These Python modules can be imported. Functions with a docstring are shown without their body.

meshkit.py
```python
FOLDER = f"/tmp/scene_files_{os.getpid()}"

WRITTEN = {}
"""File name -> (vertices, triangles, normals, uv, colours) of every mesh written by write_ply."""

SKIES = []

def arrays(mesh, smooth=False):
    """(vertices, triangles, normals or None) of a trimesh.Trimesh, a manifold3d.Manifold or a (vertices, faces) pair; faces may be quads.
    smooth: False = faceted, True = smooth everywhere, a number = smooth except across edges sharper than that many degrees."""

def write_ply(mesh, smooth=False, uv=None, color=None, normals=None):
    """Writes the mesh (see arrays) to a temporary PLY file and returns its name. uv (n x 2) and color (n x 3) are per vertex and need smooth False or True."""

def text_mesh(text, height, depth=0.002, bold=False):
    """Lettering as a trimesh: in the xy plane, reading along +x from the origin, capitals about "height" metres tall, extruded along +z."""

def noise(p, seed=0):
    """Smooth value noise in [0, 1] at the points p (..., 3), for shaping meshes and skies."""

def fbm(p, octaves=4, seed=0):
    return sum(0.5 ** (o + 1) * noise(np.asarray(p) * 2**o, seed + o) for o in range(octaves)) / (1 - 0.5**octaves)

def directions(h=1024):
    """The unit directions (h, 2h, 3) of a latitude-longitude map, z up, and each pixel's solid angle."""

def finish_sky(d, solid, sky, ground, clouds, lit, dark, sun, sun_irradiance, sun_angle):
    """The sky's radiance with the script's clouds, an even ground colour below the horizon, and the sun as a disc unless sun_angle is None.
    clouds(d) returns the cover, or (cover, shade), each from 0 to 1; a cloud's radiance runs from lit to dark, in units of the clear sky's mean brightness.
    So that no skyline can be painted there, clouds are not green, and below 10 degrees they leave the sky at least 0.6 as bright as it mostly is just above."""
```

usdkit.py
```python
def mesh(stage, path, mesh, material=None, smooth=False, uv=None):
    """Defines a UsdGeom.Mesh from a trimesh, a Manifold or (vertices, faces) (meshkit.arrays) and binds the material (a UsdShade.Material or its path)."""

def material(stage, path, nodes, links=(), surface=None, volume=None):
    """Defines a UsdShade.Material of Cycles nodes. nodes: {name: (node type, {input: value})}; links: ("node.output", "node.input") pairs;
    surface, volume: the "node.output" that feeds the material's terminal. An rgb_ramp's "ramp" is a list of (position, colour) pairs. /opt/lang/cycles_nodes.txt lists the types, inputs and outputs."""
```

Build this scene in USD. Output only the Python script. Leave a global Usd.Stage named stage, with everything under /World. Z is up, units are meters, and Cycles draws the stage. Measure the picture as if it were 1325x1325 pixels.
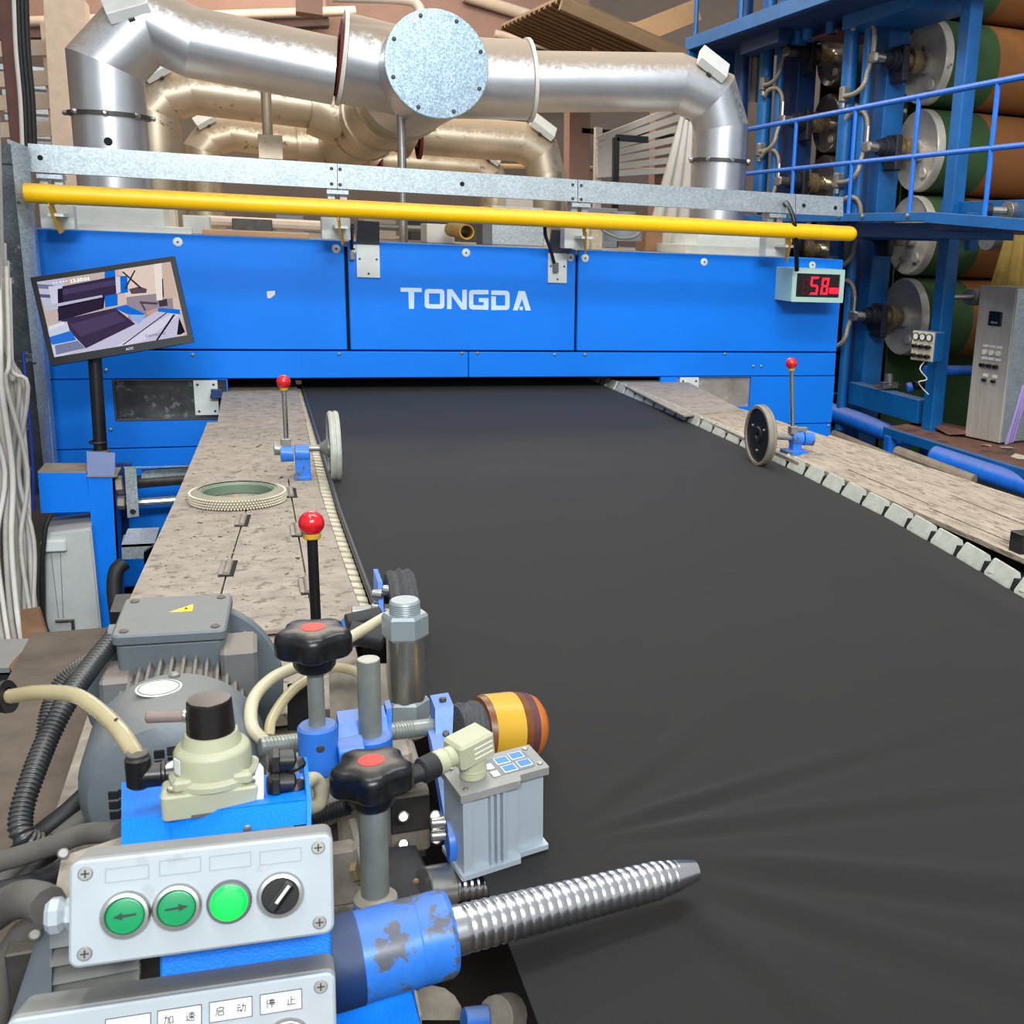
import math, random
import numpy as np, trimesh
import shapely.geometry as sg
from shapely import affinity
from shapely.ops import unary_union
import usdkit, meshkit
from pxr import Usd, UsdGeom, UsdLux, UsdShade, Gf, Sdf, Vt

stage = Usd.Stage.CreateInMemory()
UsdGeom.SetStageUpAxis(stage, UsdGeom.Tokens.z)
UsdGeom.SetStageMetersPerUnit(stage, 1.0)
UsdGeom.Xform.Define(stage, '/World')
UsdGeom.Scope.Define(stage, '/World/Looks')
rnd = random.Random(7)

# ------------------------------------------------------------------ camera
FPX, PX, PY, W = 1403.7225765, 883.3, 662.5, 1325.0        # calibrated lens, in pixels of the photograph
ROT = np.array([[0.93216315, -0.35970689, 0.04102206], [-0.04942954, -0.2386972, -0.96983523], [0.35864826, 0.90201696, -0.24028488]])
CAM = np.array([0.0, 0.0, 1.8])
cam = UsdGeom.Camera.Define(stage, '/World/camera')
_r, _d, _f = ROT
cam.AddTransformOp().Set(Gf.Matrix4d(*_r, 0, *(-_d), 0, *(-_f), 0, *CAM, 1))
cam.CreateHorizontalApertureAttr(36.0); cam.CreateVerticalApertureAttr(36.0)
cam.CreateFocalLengthAttr(36.0 * FPX / W)
cam.CreateHorizontalApertureOffsetAttr((W / 2 - PX) / W * 36.0)
cam.CreateClippingRangeAttr(Gf.Vec2f(0.05, 200))
cam.CreateFStopAttr(16.0); cam.CreateFocusDistanceAttr(2.2)
cam.CreateExposureAttr(0.0)

# ------------------------------------------------------------------ light: hall daylight, rows of ceiling lamps and added fill lights
dome = UsdLux.DomeLight.Define(stage, '/World/hall_daylight')
dome.CreateIntensityAttr(0.175); dome.CreateColorAttr(Gf.Vec3f(0.93, 0.97, 1.0))
def rect_lamp(name, loc, w, h, inten, col, aim=None):
    l = UsdLux.RectLight.Define(stage, '/World/' + name)
    l.CreateWidthAttr(w); l.CreateHeightAttr(h); l.CreateIntensityAttr(inten); l.CreateColorAttr(Gf.Vec3f(*col))
    z = -np.array([0, 0, -1.0] if aim is None else np.array(aim, float) - loc); z /= np.linalg.norm(z)
    x = np.cross([0, 1, 0], z); x /= np.linalg.norm(x); y = np.cross(z, x)
    l.AddTransformOp().Set(Gf.Matrix4d(*x, 0, *y, 0, *z, 0, *loc, 1))
COOL, WARM = (0.92, 0.97, 1.0), (1.0, 0.86, 0.70)
rect_lamp('lamp_light_aisle', (-0.6, 1.4, 5.0), 0.35, 3.0, 20, COOL)
rect_lamp('lamp_light_front', (1.6, 2.2, 5.2), 3.0, 0.5, 23, COOL)
rect_lamp('fill_light_behind', (0.2, -5.0, 5.6), 4.5, 0.9, 54, COOL, aim=(0.8, 5.0, 1.2))  # unseen front light, placed and sized to brighten the upright panels
rect_lamp('fill_light_dryer', (1.2, 5.0, 5.6), 0.5, 3.0, 26, (1, .95, .88), aim=(4.4, 7.0, 2.4))  # unseen fill light added to brighten the cylinder end discs from the left
rect_lamp('lamp_light_rear', (0.9, 9.5, 6.2), 3.0, 1.0, 22, WARM)
rect_lamp('lamp_light_far', (0.9, 14.0, 6.0), 5.0, 1.0, 20, WARM)

# ------------------------------------------------------------------ points of the place from the calibrated lens
def ray(u, v): return ROT.T @ np.array([(u - PX) / FPX, (v - PY) / FPX, 1.0])
def on(u, v, ax, val):
    r = ray(u, v); return CAM + r * (val - CAM[ax]) / r[ax]
def X(u, v, x): return on(u, v, 0, x)
def Y(u, v, y): return on(u, v, 1, y)
def Z(u, v, z): return on(u, v, 2, z)
def D(u, v, d): return CAM + ray(u, v) * d

# ------------------------------------------------------------------ materials
def lin(c): return tuple((x / 255 / 12.92) if x <= 10 else ((x / 255 + .055) / 1.055) ** 2.4 for x in c)
def mat(name, col, rough=0.5, metal=0.0, var=0.12, vs=9.0, bump=0.0, bs=220.0, dust=0.0, dcol=(150, 134, 116), spec=0.5, coat=0.0,
        spangle=0.0, spot=None, emit=0.0, ecol=None, sheen=0.0, trans=0.0, stretch=None, dlo=0.35):
    c = np.array(lin(col))
    n = {'g': ('geometry', {}), 'p': ('principled_bsdf', {'roughness': rough, 'metallic': metal, 'specular_ior_level': spec, 'coat_weight': coat, 'sheen_weight': sheen, 'transmission_weight': trans})}
    L = []
    vec = 'g.position'
    if stretch:
        n['mp'] = ('mapping', {'scale': stretch}); L.append(('g.position', 'mp.vector')); vec = 'mp.vector'
    n['n1'] = ('noise_texture', {'scale': vs, 'detail': 5.0, 'roughness': 0.62}); L.append((vec, 'n1.vector'))
    n['r1'] = ('rgb_ramp', {'ramp': [(0.3, tuple(c * (1 - var))), (0.7, tuple(np.minimum(c * (1 + var), 1)))]}); L.append(('n1.fac', 'r1.fac'))
    out = 'r1.color'
    if spangle:
        n['v'] = ('voronoi_texture', {'scale': 135.0}); L.append(('g.position', 'v.vector'))
        n['vb'] = ('rgb_to_bw', {}); L.append(('v.color', 'vb.color'))
        n['vr'] = ('rgb_ramp', {'ramp': [(0.2, (1 - spangle,) * 3), (0.8, (1.0,) * 3)]}); L.append(('vb.val', 'vr.fac'))
        n['vm'] = ('mix', {'mix_type': 'multiply', 'fac': 1.0}); L += [(out, 'vm.color1'), ('vr.color', 'vm.color2')]
        out = 'vm.color'
    if spot:                                             # chips and stains with shapes of their own: (colour, scale, threshold)
        n['sn'] = ('noise_texture', {'scale': spot[1], 'detail': 6.0, 'roughness': 0.7}); L.append((vec, 'sn.vector'))
        n['sr'] = ('rgb_ramp', {'ramp': [(spot[2], (0, 0, 0)), (spot[2] + .04, (1, 1, 1))]}); L.append(('sn.fac', 'sr.fac'))
        n['sm'] = ('mix', {'color2': lin(spot[0])}); L += [('sr.color', 'sm.fac'), (out, 'sm.color1')]
        out = 'sm.color'
    if dust:                                             # settled dust on what faces up
        n['sx'] = ('separate_xyz', {}); L.append(('g.normal', 'sx.vector'))
        n['dn'] = ('noise_texture', {'scale': 34.0, 'detail': 7.0, 'roughness': 0.75}); L.append(('g.position', 'dn.vector'))
        n['da'] = ('math', {'math_type': 'multiply_add', 'value2': 0.9}); L += [('dn.fac', 'da.value1'), ('sx.z', 'da.value3')]
        n['dm'] = ('map_range', {'from_min': dlo + .42, 'from_max': dlo + .78, 'to_max': dust, 'clamp': True}); L.append(('da.value', 'dm.value'))
        n['dx'] = ('mix', {'color2': lin(dcol)}); L += [('dm.result', 'dx.fac'), (out, 'dx.color1')]
        n['dr'] = ('map_range', {'to_min': rough, 'to_max': 0.95}); L += [('dm.result', 'dr.value'), ('dr.result', 'p.roughness')]
        out = 'dx.color'
        if metal:
            n['dt'] = ('map_range', {'to_min': metal, 'to_max': 0.0}); L += [('dm.result', 'dt.value'), ('dt.result', 'p.metallic')]
    L.append((out, 'p.base_color'))
    if bump:
        n['bn'] = ('noise_texture', {'scale': bs, 'detail': 3.0}); L.append((vec, 'bn.vector'))
        n['b'] = ('bump', {'strength': bump, 'distance': 0.004}); L += [('bn.fac', 'b.height'), ('b.normal', 'p.normal')]
    if emit:
        n['p'][1]['emission_strength'] = emit; n['p'][1]['emission_color'] = lin(ecol or col)
    return usdkit.material(stage, '/World/Looks/' + name, n, L, surface='p.BSDF')

M = {}
def mk(name, *a, **k): M[name] = mat(name, *a, **k)
mk('blue_panel', (0, 124, 238), .42, var=.04, bump=.2, bs=420, vs=3, spec=.3)
mk('blue_edge', (6, 100, 196), .45, var=.12, dust=.55)
mk('blue_paint', (24, 110, 214), .4, var=.16, bump=.05, bs=90, dust=.35, vs=25)
mk('blue_chipped', (46, 122, 222), .36, var=.14, vs=30, spot=((84, 88, 98), 15, .55), dust=.3, dcol=(96, 96, 100), dlo=.5)
mk('blue_frame', (4, 94, 160), .45, var=.2, vs=6, dust=.4, dcol=(120, 118, 112))
mk('blue_dark', (14, 52, 104), .5, var=.25, vs=6, dust=.3, dcol=(100, 98, 92))
mk('galvanized', (196, 208, 214), .36, .7, var=.08, spangle=.28, dust=.25, dlo=.5)
mk('galvanized_dark', (92, 98, 102), .3, .8, var=.35, vs=7, spangle=.3, spot=((150, 155, 158), 18, .6))
mk('cap_sheet', (166, 188, 204), .42, .5, var=.08, spangle=.46)
mk('duct_metal', (204, 206, 210), .36, .9, var=.1, vs=5, dust=.92, dcol=(150, 134, 114), dlo=.20, bump=.05, bs=16)
mk('duct_rear', (196, 182, 160), .42, .75, var=.14, vs=5, dust=.92, dcol=(150, 132, 108), dlo=.12, spot=((134, 112, 84), 9, .62))
mk('red_seal', (110, 34, 34), .7)
mk('yellow_pipe', (255, 196, 2), .38, var=.06, vs=7, dust=.75, dcol=(178, 140, 62), dlo=.5)
mk('yellow_dirty', (196, 150, 32), .5, var=.2, dust=.5)
mk('white_paint', (214, 218, 214), .45, var=.08, dust=.25)
mk('grey_plate', (92, 96, 98), .5, var=.12)
mk('grey_mid', (120, 126, 130), .45, var=.12, dust=.4)
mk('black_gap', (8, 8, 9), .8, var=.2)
mk('black_plastic', (20, 20, 22), .32, var=.15, dust=.28, dcol=(110, 104, 96), dlo=.45)
mk('black_rubber', (26, 26, 27), .6, var=.3, vs=40)
mk('black_glossy', (18, 18, 19), .33, var=.2)
mk('dusty_deck', (146, 130, 110), .95, var=.2, vs=12, bump=.5, bs=30)
mk('dusty_cover', (154, 142, 128), .95, var=.2, vs=16, bump=.8, bs=60, spot=((122, 109, 96), 26, .56))
mk('dusty_plank', (160, 146, 128), .95, var=.26, vs=9, bump=.6, bs=40, stretch=(3, .6, 3), spot=((122, 108, 93), 22, .54))
mk('hinge_steel', (150, 140, 126), .6, .3, var=.2)
mk('fabric_black', (32, 30, 29), .8, var=.04, vs=2, sheen=.05, spec=.22, bump=.05, bs=900)
mk('clip_grey', (182, 184, 172), .6, .1, var=.14, vs=30, dust=.3, dcol=(150, 140, 124))
mk('clip_cream', (196, 186, 160), .7, var=.18, vs=30)
mk('steel', (176, 174, 168), .3, .9, var=.12, vs=40)
mk('chrome', (214, 214, 214), .14, 1.0, var=.04)
mk('steel_dull', (150, 150, 146), .42, .7, var=.2, vs=40, dust=.25)
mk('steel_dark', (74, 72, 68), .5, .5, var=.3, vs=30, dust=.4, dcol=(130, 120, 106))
mk('red_ball', (206, 16, 30), .25, var=.03, coat=.4)
mk('red_cap', (226, 52, 44), .5, var=.05)
mk('red_button', (214, 30, 30), .35, var=.03)

# ------------------------------------------------------------------ the scene tree
_used = {}
def numbered(parent, name):
    k = (parent, name); n = _used.get(k, 0); _used[k] = n + 1
    return f'{parent}/{name}' if n == 0 else f'{parent}/{name}_{n:03d}'
class T:
    def __init__(s, path, loc): s.path, s.loc = path, np.array(loc, float)
def _tag(prim, label=None, cat=None, group=None, kind=None):
    for k, v in (('label', label), ('category', cat), ('group', group), ('kind', kind)):
        if v: prim.SetCustomDataByKey(k, v)
def thing(name, label, cat, loc=(0, 0, 0), group=None, kind=None):
    x = UsdGeom.Xform.Define(stage, numbered('/World', name)); x.AddTranslateOp().Set(Gf.Vec3d(*map(float, loc)))
    _tag(x.GetPrim(), label, cat, group, kind)
    return T(str(x.GetPath()), loc)
def join(ms):
    if isinstance(ms, trimesh.Trimesh): return ms
    return ms[0] if len(ms) == 1 else trimesh.util.concatenate(ms)
def part(t, name, ms, m, label=None, smooth=32, kind=None):
    g = join(ms); g = trimesh.Trimesh(np.array(g.vertices) - t.loc, g.faces, process=False)
    if all(x.metadata.get('round') for x in ([ms] if isinstance(ms, trimesh.Trimesh) else ms)): smooth = 70
    path = numbered(t.path, name)
    u = usdkit.mesh(stage, path, g, M[m] if isinstance(m, str) else m, smooth=smooth)
    _tag(u.GetPrim(), label, kind=kind)
    return T(path, t.loc)
def solo(name, label, cat, ms, m, group=None, kind=None, smooth=32):
    if all(x.metadata.get('round') for x in ([ms] if isinstance(ms, trimesh.Trimesh) else ms)): smooth = 70
    g = join(ms); b = g.bounds; loc = np.array([*(b.mean(0)[:2]), b[0, 2]])
    g = trimesh.Trimesh(np.array(g.vertices) - loc, g.faces, process=False)
    u = usdkit.mesh(stage, numbered('/World', name), g, M[m], smooth=smooth)
    u.AddTranslateOp().Set(Gf.Vec3d(*loc)); _tag(u.GetPrim(), label, cat, group, kind)
    return u
def structure(name, ms, m, smooth=32, kind='structure', label=None):
    u = usdkit.mesh(stage, numbered('/World', name), join(ms), M[m], smooth=smooth); _tag(u.GetPrim(), label, None, None, kind)
    return T(str(u.GetPath()), (0, 0, 0))

# ------------------------------------------------------------------ shapes
def unit(v): v = np.asarray(v, float); return v / np.linalg.norm(v)
EX, EY, EZ = np.eye(3)
_s = np.array([[a, b, c] for a in (-1, 1) for b in (-1, 1) for c in (-1, 1)], float)
def _chamfer(h, b):
    return np.vstack([_s * (h - b * np.array(k)) for k in ((0, 1, 1), (1, 0, 1), (1, 1, 0))])
_CF = trimesh.Trimesh(_chamfer(np.ones(3), .2), process=False).convex_hull
_cv = _chamfer(np.ones(3), .2)
_map = [int(np.argmin(np.linalg.norm(_cv - v, axis=1))) for v in _CF.vertices]
_CFF = np.array(_map)[_CF.faces]
def obox(c, s, fr=None, b=0.002):
    """A box with chamfered edges: centre, full sizes, axes."""
    h = np.asarray(s, float) / 2; v = _chamfer(h, min(b, h.min() * .6))
    if fr is not None: v = v @ np.array(fr)
    return trimesh.Trimesh(v + np.asarray(c, float), _CFF, process=False)
def box(x0, x1, y0, y1, z0, z1, b=0.002):
    return obox([(x0 + x1) / 2, (y0 + y1) / 2, (z0 + z1) / 2], [abs(x1 - x0), abs(y1 - y0), abs(z1 - z0)], None, b)
def bar(p, q, w, h, up=EZ, b=0.002):
    """A rectangular bar from p to q, w wide and h high."""
    p, q = np.asarray(p, float), np.asarray(q, float); d = unit(q - p); s = unit(np.cross(d, up)); t = np.cross(s, d)
    return obox((p + q) / 2, [np.linalg.norm(q - p), w, h], [d, s, t], b)
def frame_of(d):
    d = unit(d); a = EZ if abs(d[2]) < .9 else EX
    s = unit(np.cross(d, a)); return d, s, np.cross(d, s)
def lathe(p, d, prof, n=24, ph=0.0):
    """Profile [(radius, distance along d)] turned about the axis through p."""
    d, s, t = frame_of(d); a = np.arange(n) / n * 2 * np.pi + ph
    ring = np.outer(np.cos(a), s) + np.outer(np.sin(a), t)
    v, f, starts = [], [], []
    for r, h in prof:
        starts.append(len(v))
        if r < 1e-7: v.append(np.asarray(p) + d * h)
        else: v += list(np.asarray(p) + d * h + ring * r)
    for i in range(len(prof) - 1):
        A, B = starts[i], starts[i + 1]; ra, rb = prof[i][0] > 1e-7, prof[i + 1][0] > 1e-7
        for k in range(n):
            k2 = (k + 1) % n
            if ra and rb: f += [(A + k, A + k2, B + k2), (A + k, B + k2, B + k)]
            elif ra: f.append((A + k, A + k2, B))
            elif rb: f.append((A, B + k2, B + k))
    m = trimesh.Trimesh(np.array(v), np.array(f), process=False)
    if m.volume < 0: m.invert()
    return m
def cyl(p, q, r, n=20, b=0.0015, r2=None):
    p, q = np.asarray(p, float), np.asarray(q, float); L = np.linalg.norm(q - p); r2 = r if r2 is None else r2; b = min(b, r * .4, r2 * .4, L * .3)
    return lathe(p, q - p, [(0, 0), (r - b, 0), (r, b), (r2, L - b), (r2 - b, L), (0, L)], n)
def pipe_ring(p, q, r, ri, n=24):
    L = np.linalg.norm(np.asarray(q, float) - p)
    return lathe(p, np.asarray(q, float) - p, [(ri, 0), (r, 0), (r, L), (ri, L), (ri, 0)], n)
def hexnut(p, q, r, ph=0.3):
    p, q = np.asarray(p, float), np.asarray(q, float); L = np.linalg.norm(q - p)
    return lathe(p, q - p, [(0, 0), (r * .9, 0), (r, L * .12), (r, L * .88), (r * .9, L), (0, L)], 6, ph)
def ball(c, r, n=20):
    return lathe(np.asarray(c) - [0, 0, r], EZ, [(r * math.sin(a), r - r * math.cos(a)) for a in np.linspace(0, math.pi, n // 2 + 1)], n)
def torus(c, d, R, r, n=36, k=10):
    return lathe(c, d, [(R + r * math.cos(a), r * math.sin(a)) for a in np.linspace(0, 2 * np.pi, k + 1)], n)
def spline(pts, k=8):
    P = np.array(pts, float)
    if len(P) < 3: return P
    P = np.vstack([2 * P[0] - P[1], P, 2 * P[-1] - P[-2]]); out = []
    for i in range(1, len(P) - 2):
        a, b, c, d = P[i - 1:i + 3]
        for t in np.arange(k) / k:
            out.append(.5 * (2 * b + (c - a) * t + (2 * a - 5 * b + 4 * c - d) * t * t + (3 * b - a - 3 * c + d) * t ** 3))
    return np.vstack([out, P[-2]])
def tube(pts, r, n=10, k=8, smooth=True, radii=None):
    """A round tube along points; corners are mitred when it is not smoothed."""
    P = spline(pts, k) if smooth else np.array(pts, float)
    m = len(P); dirs = np.diff(P, axis=0); dirs /= np.linalg.norm(dirs, axis=1)[:, None]
    d, s, t = frame_of(dirs[0]); a = np.arange(n) / n * 2 * np.pi
    v = []; rr = np.full(m, r) if radii is None else np.asarray(radii)
    ring = np.outer(np.cos(a), s) + np.outer(np.sin(a), t)
    for i in range(m):
        if i == 0: v += list(P[0] + ring * rr[0]); continue
        din = dirs[i - 1]; dout = dirs[min(i, m - 2)]; nb = unit(din + dout)
        base = np.array(v[-n:]) - P[i - 1]
        base = base / np.linalg.norm(base - np.outer(base @ din, din), axis=1)[:, None] if False else base
        flat = base - np.outer(base @ din, din); flat = flat / np.linalg.norm(flat, axis=1)[:, None] * rr[i]
        v += list(P[i] + flat - np.outer((flat @ nb) / (din @ nb), din))
    f = []
    for i in range(m - 1):
        A, B = i * n, (i + 1) * n
        for q in range(n):
            q2 = (q + 1) % n; f += [(A + q, A + q2, B + q2), (A + q, B + q2, B + q)]
    v += [P[0], P[-1]]
    for q in range(n):
        q2 = (q + 1) % n; f += [(m * n, q2, q), (m * n + 1, (m - 1) * n + q, (m - 1) * n + q2)]
    g = trimesh.Trimesh(np.array(v), np.array(f), process=False)
    if g.volume < 0: g.invert()
    if smooth: g.metadata['round'] = True
    return g
def segments(pts, r, n=28):
    """The mitred pieces of a sheet-metal duct, one mesh for each piece."""
    g = tube(pts, r, n, smooth=False); V = np.array(g.vertices); out = []
    for i in range(len(pts) - 1):
        v = np.vstack([V[i * n:(i + 1) * n], V[(i + 1) * n:(i + 2) * n], pts[i], pts[i + 1]]); f = []
        for q in range(n):
            q2 = (q + 1) % n; f += [(q, q2, n + q2), (q, n + q2, n + q), (2 * n, q2, q), (2 * n + 1, n + q, n + q2)]
        m = trimesh.Trimesh(v, np.array(f), process=False)
        if m.volume < 0: m.invert()
        out.append(m)
    return out
def prism(poly, o, ex, ey, d0, d1):
    """A shapely polygon in the plane (o, ex, ey), extruded along ex x ey from d0 to d1."""
    ps = list(poly.geoms) if hasattr(poly, 'geoms') else [poly]
    ez = np.cross(ex, ey); out = []
    for p in ps:
        m = trimesh.creation.extrude_polygon(p, d1 - d0, engine='earcut'); v = np.array(m.vertices)
        out.append(trimesh.Trimesh(np.asarray(o) + np.outer(v[:, 0], ex) + np.outer(v[:, 1], ey) + np.outer(v[:, 2] + d0, ez), m.faces, process=False))
    return join(out)
def rrect(w, h, r, q=5): return sg.box(-w / 2 + r, -h / 2 + r, w / 2 - r, h / 2 - r).buffer(r, quad_segs=q)
def plate(c, ex, ey, w, h, t, r=.004, b=.0015, back=0.0):
    """A plate with rounded corners and chamfered rims; its front face lies at height t along ex x ey."""
    ez = np.cross(ex, ey); rows = []
    for d, ins in ((-back, b), (-back + b, 0), (t - b, 0), (t, b)):
        p = np.array(rrect(w - 2 * ins, h - 2 * ins, max(r - ins, .0005)).exterior.coords)[:-1]
        rows.append(np.asarray(c) + np.outer(p[:, 0], ex) + np.outer(p[:, 1], ey) + ez * d)
    return trimesh.Trimesh(np.vstack(rows), process=False).convex_hull
def hull(pts): return trimesh.Trimesh(np.array(pts, float), process=False).convex_hull
def slab(quad, n, t):
    """A thick plate: polygon corners in space, pushed back along n by t."""
    q = np.array(quad, float); return hull(np.vstack([q, q + np.asarray(n) * t]))
def poly_slab(pts, n, t):
    """The same for a polygon that need not be convex; n is its outward normal."""
    q = np.array(pts, float); ex = unit(q[1] - q[0]); ey = np.cross(n, ex); o = q[0]
    return prism(sg.Polygon([((p - o) @ ex, (p - o) @ ey) for p in q]).buffer(0), o, ex, ey, -t, 0)
def cols_mesh(t, name, items, m):
    """Flat print: coloured polygons [(mesh, colour)] in one mesh with a colour for each vertex."""
    g = join([i[0] for i in items]); c = np.vstack([np.tile(lin(col), (len(i.vertices), 1)) for i, col in items])
    path = numbered(t.path, name)
    u = usdkit.mesh(stage, path, trimesh.Trimesh(np.array(g.vertices) - t.loc, g.faces, process=False), M[m])
    UsdGeom.PrimvarsAPI(u).CreatePrimvar('tint', Sdf.ValueTypeNames.Color3fArray, 'vertex').Set(Vt.Vec3fArray.FromNumpy(c.astype(np.float32)))
    return u
M['screen_light'] = usdkit.material(stage, '/World/Looks/screen_light', {'a': ('attribute', {'attribute': 'tint'}), 'e': ('emission', {'strength': 0.95})}, [('a.color', 'e.color')], surface='e.emission')
M['print_ink'] = usdkit.material(stage, '/World/Looks/print_ink', {'a': ('attribute', {'attribute': 'tint'}), 'p': ('principled_bsdf', {'roughness': 0.5})}, [('a.color', 'p.base_color')], surface='p.BSDF')
def bolt(c, d, r, h=None, n=8): return lathe(c, d, [(r, 0), (r, (h or r * .5) * .6), (r * .6, h or r * .5), (0, h or r * .5)], n)

# ------------------------------------------------------------------ the hall
mk('floor_concrete', (70, 62, 54), .9, var=.3, vs=3, bump=.4, bs=20)
mk('wall_tan', (150, 132, 118), .9, var=.1, vs=1.2)
mk('roof_brown', (132, 106, 76), .8, var=.2, vs=2)
mk('beam_pink', (150, 120, 108), .8, var=.1, vs=3)
mk('beam_orange', (186, 150, 112), .8, var=.1, vs=3)
mk('post_maroon', (98, 62, 54), .7, var=.15)
mk('pale_sheet', (216, 210, 200), .7, var=.08, vs=2)
mk('tan_pipe', (206, 186, 166), .6, var=.1)
mk('dusty_dark', (92, 80, 68), .95, var=.25, vs=9, bump=.5, bs=30)
structure('floor', box(-8, 14, -2, 22, -.2, 0), 'floor_concrete')
structure('wall_back', box(-9, 16, 20, 20.3, 0, 7.5), 'wall_tan')
structure('wall_left', box(-7.3, -7, 4, 20, 0, 7.5), 'wall_tan')

# ------------------------------------------------------------------ the stenter chamber
YF = 5.7
XL, XR, ZT, ZS, ZL = -.93, 3.205, 1.745, 1.205, 1.072
st = thing('stenter_machine', 'long blue stenter chamber with lettered front panels and a dark fabric slot', 'machine', (1.1, YF, 0))
def pan(x0, x1, z0, z1, t=.03): return box(x0, x1, YF, YF + t, z0, z1, .004)
for a, b in ((XL, .424), (.440, 1.598), (1.611, XR)):
    part(st, 'front_panel', pan(a, b, ZS + .008, ZT), 'blue_panel')
part(st, 'lower_strip', pan(XL, 1.027, ZL, ZS), 'blue_panel'); part(st, 'lower_strip', pan(1.030, XR, ZL, ZS), 'blue_panel')
def holed(x0, x1, z0, z1, hx0, hx1, hz0, hz1):
    p = sg.box(x0, z0, x1, z1).difference(sg.box(hx0, hz0, hx1, hz1))
    return prism(p, (0, YF + .03, 0), EX, EZ, 0, .03)
part(st, 'side_panel', holed(XL, -.14, .745, ZL - .003, -.633, -.145, .878, 1.066), 'blue_panel')
part(st, 'side_panel', holed(2.1, XR, .79, ZL - .003, 2.2, 2.657, .893, 1.066), 'blue_panel')
part(st, 'plinth', pan(XL, 0.3, .05, .738), 'blue_panel'); part(st, 'plinth', pan(2.1, XR, .05, .783), 'blue_panel')
part(st, 'end_wall', box(XR - .03, XR, YF + .03, 13.5, .05, ZT), 'blue_panel'); part(st, 'end_wall', box(XL, XL + .03, YF + .03, 13.5, .05, ZT), 'blue_panel')
part(st, 'back_wall', box(XL, XR, 13.5, 13.53, .05, ZT), 'blue_panel')
part(st, 'deck', box(XL, XR, YF + .01, 13.5, ZT - .03, ZT - .004), 'dusty_deck')
part(st, 'frame_rail', [box(-.14, 2.64, YF + .03, YF + .05, ZL, ZS), box(.40, .46, YF + .04, YF + .06, ZS, ZT - .04), box(1.57, 1.65, YF + .04, YF + .06, ZS, ZT - .04)], 'black_gap')
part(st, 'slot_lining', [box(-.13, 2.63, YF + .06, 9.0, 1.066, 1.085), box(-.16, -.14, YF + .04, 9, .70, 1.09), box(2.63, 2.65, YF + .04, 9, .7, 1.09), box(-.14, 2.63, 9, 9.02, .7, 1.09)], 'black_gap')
# windows beside the slot
mk('window_dark', (58, 60, 62), .16, .0, var=.5, vs=9, spec=.7, spot=((104, 106, 106), 14, .56))
mk('window_dusty', (150, 140, 130), .5, var=.3, vs=8, spot=((176, 166, 152), 10, .55))
part(st, 'window_pane', box(-.64, -.14, YF + .018, YF + .028, .87, 1.07), 'window_dark')
part(st, 'window_pane', box(2.2, 2.665, YF + .018, YF + .028, .885, 1.07), 'window_dusty')
part(st, 'window_frame', [box(-.64, -.22, YF - .003, YF + .02, 1.062, 1.069), box(-.64, -.628, YF - .003, YF + .02, .875, 1.066), box(-.64, -.18, YF - .004, YF + .02, .873, .880)], 'steel_dark')
for x0, x1, z0, z1 in ((-.292, -.185, .895, 1.064), (2.215, 2.33, .93, 1.066)):
    q = part(st, 'bracket_plate', box(x0, x1, YF - .006, YF + .016, z0, z1), 'white_paint')
    part(q, 'screw', [bolt((x, YF - .006, z), (0, -1, 0), .006) for x in (x0 + .018, x1 - .018) for z in (z0 + .02, z1 - .02)], 'steel_dark')
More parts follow.
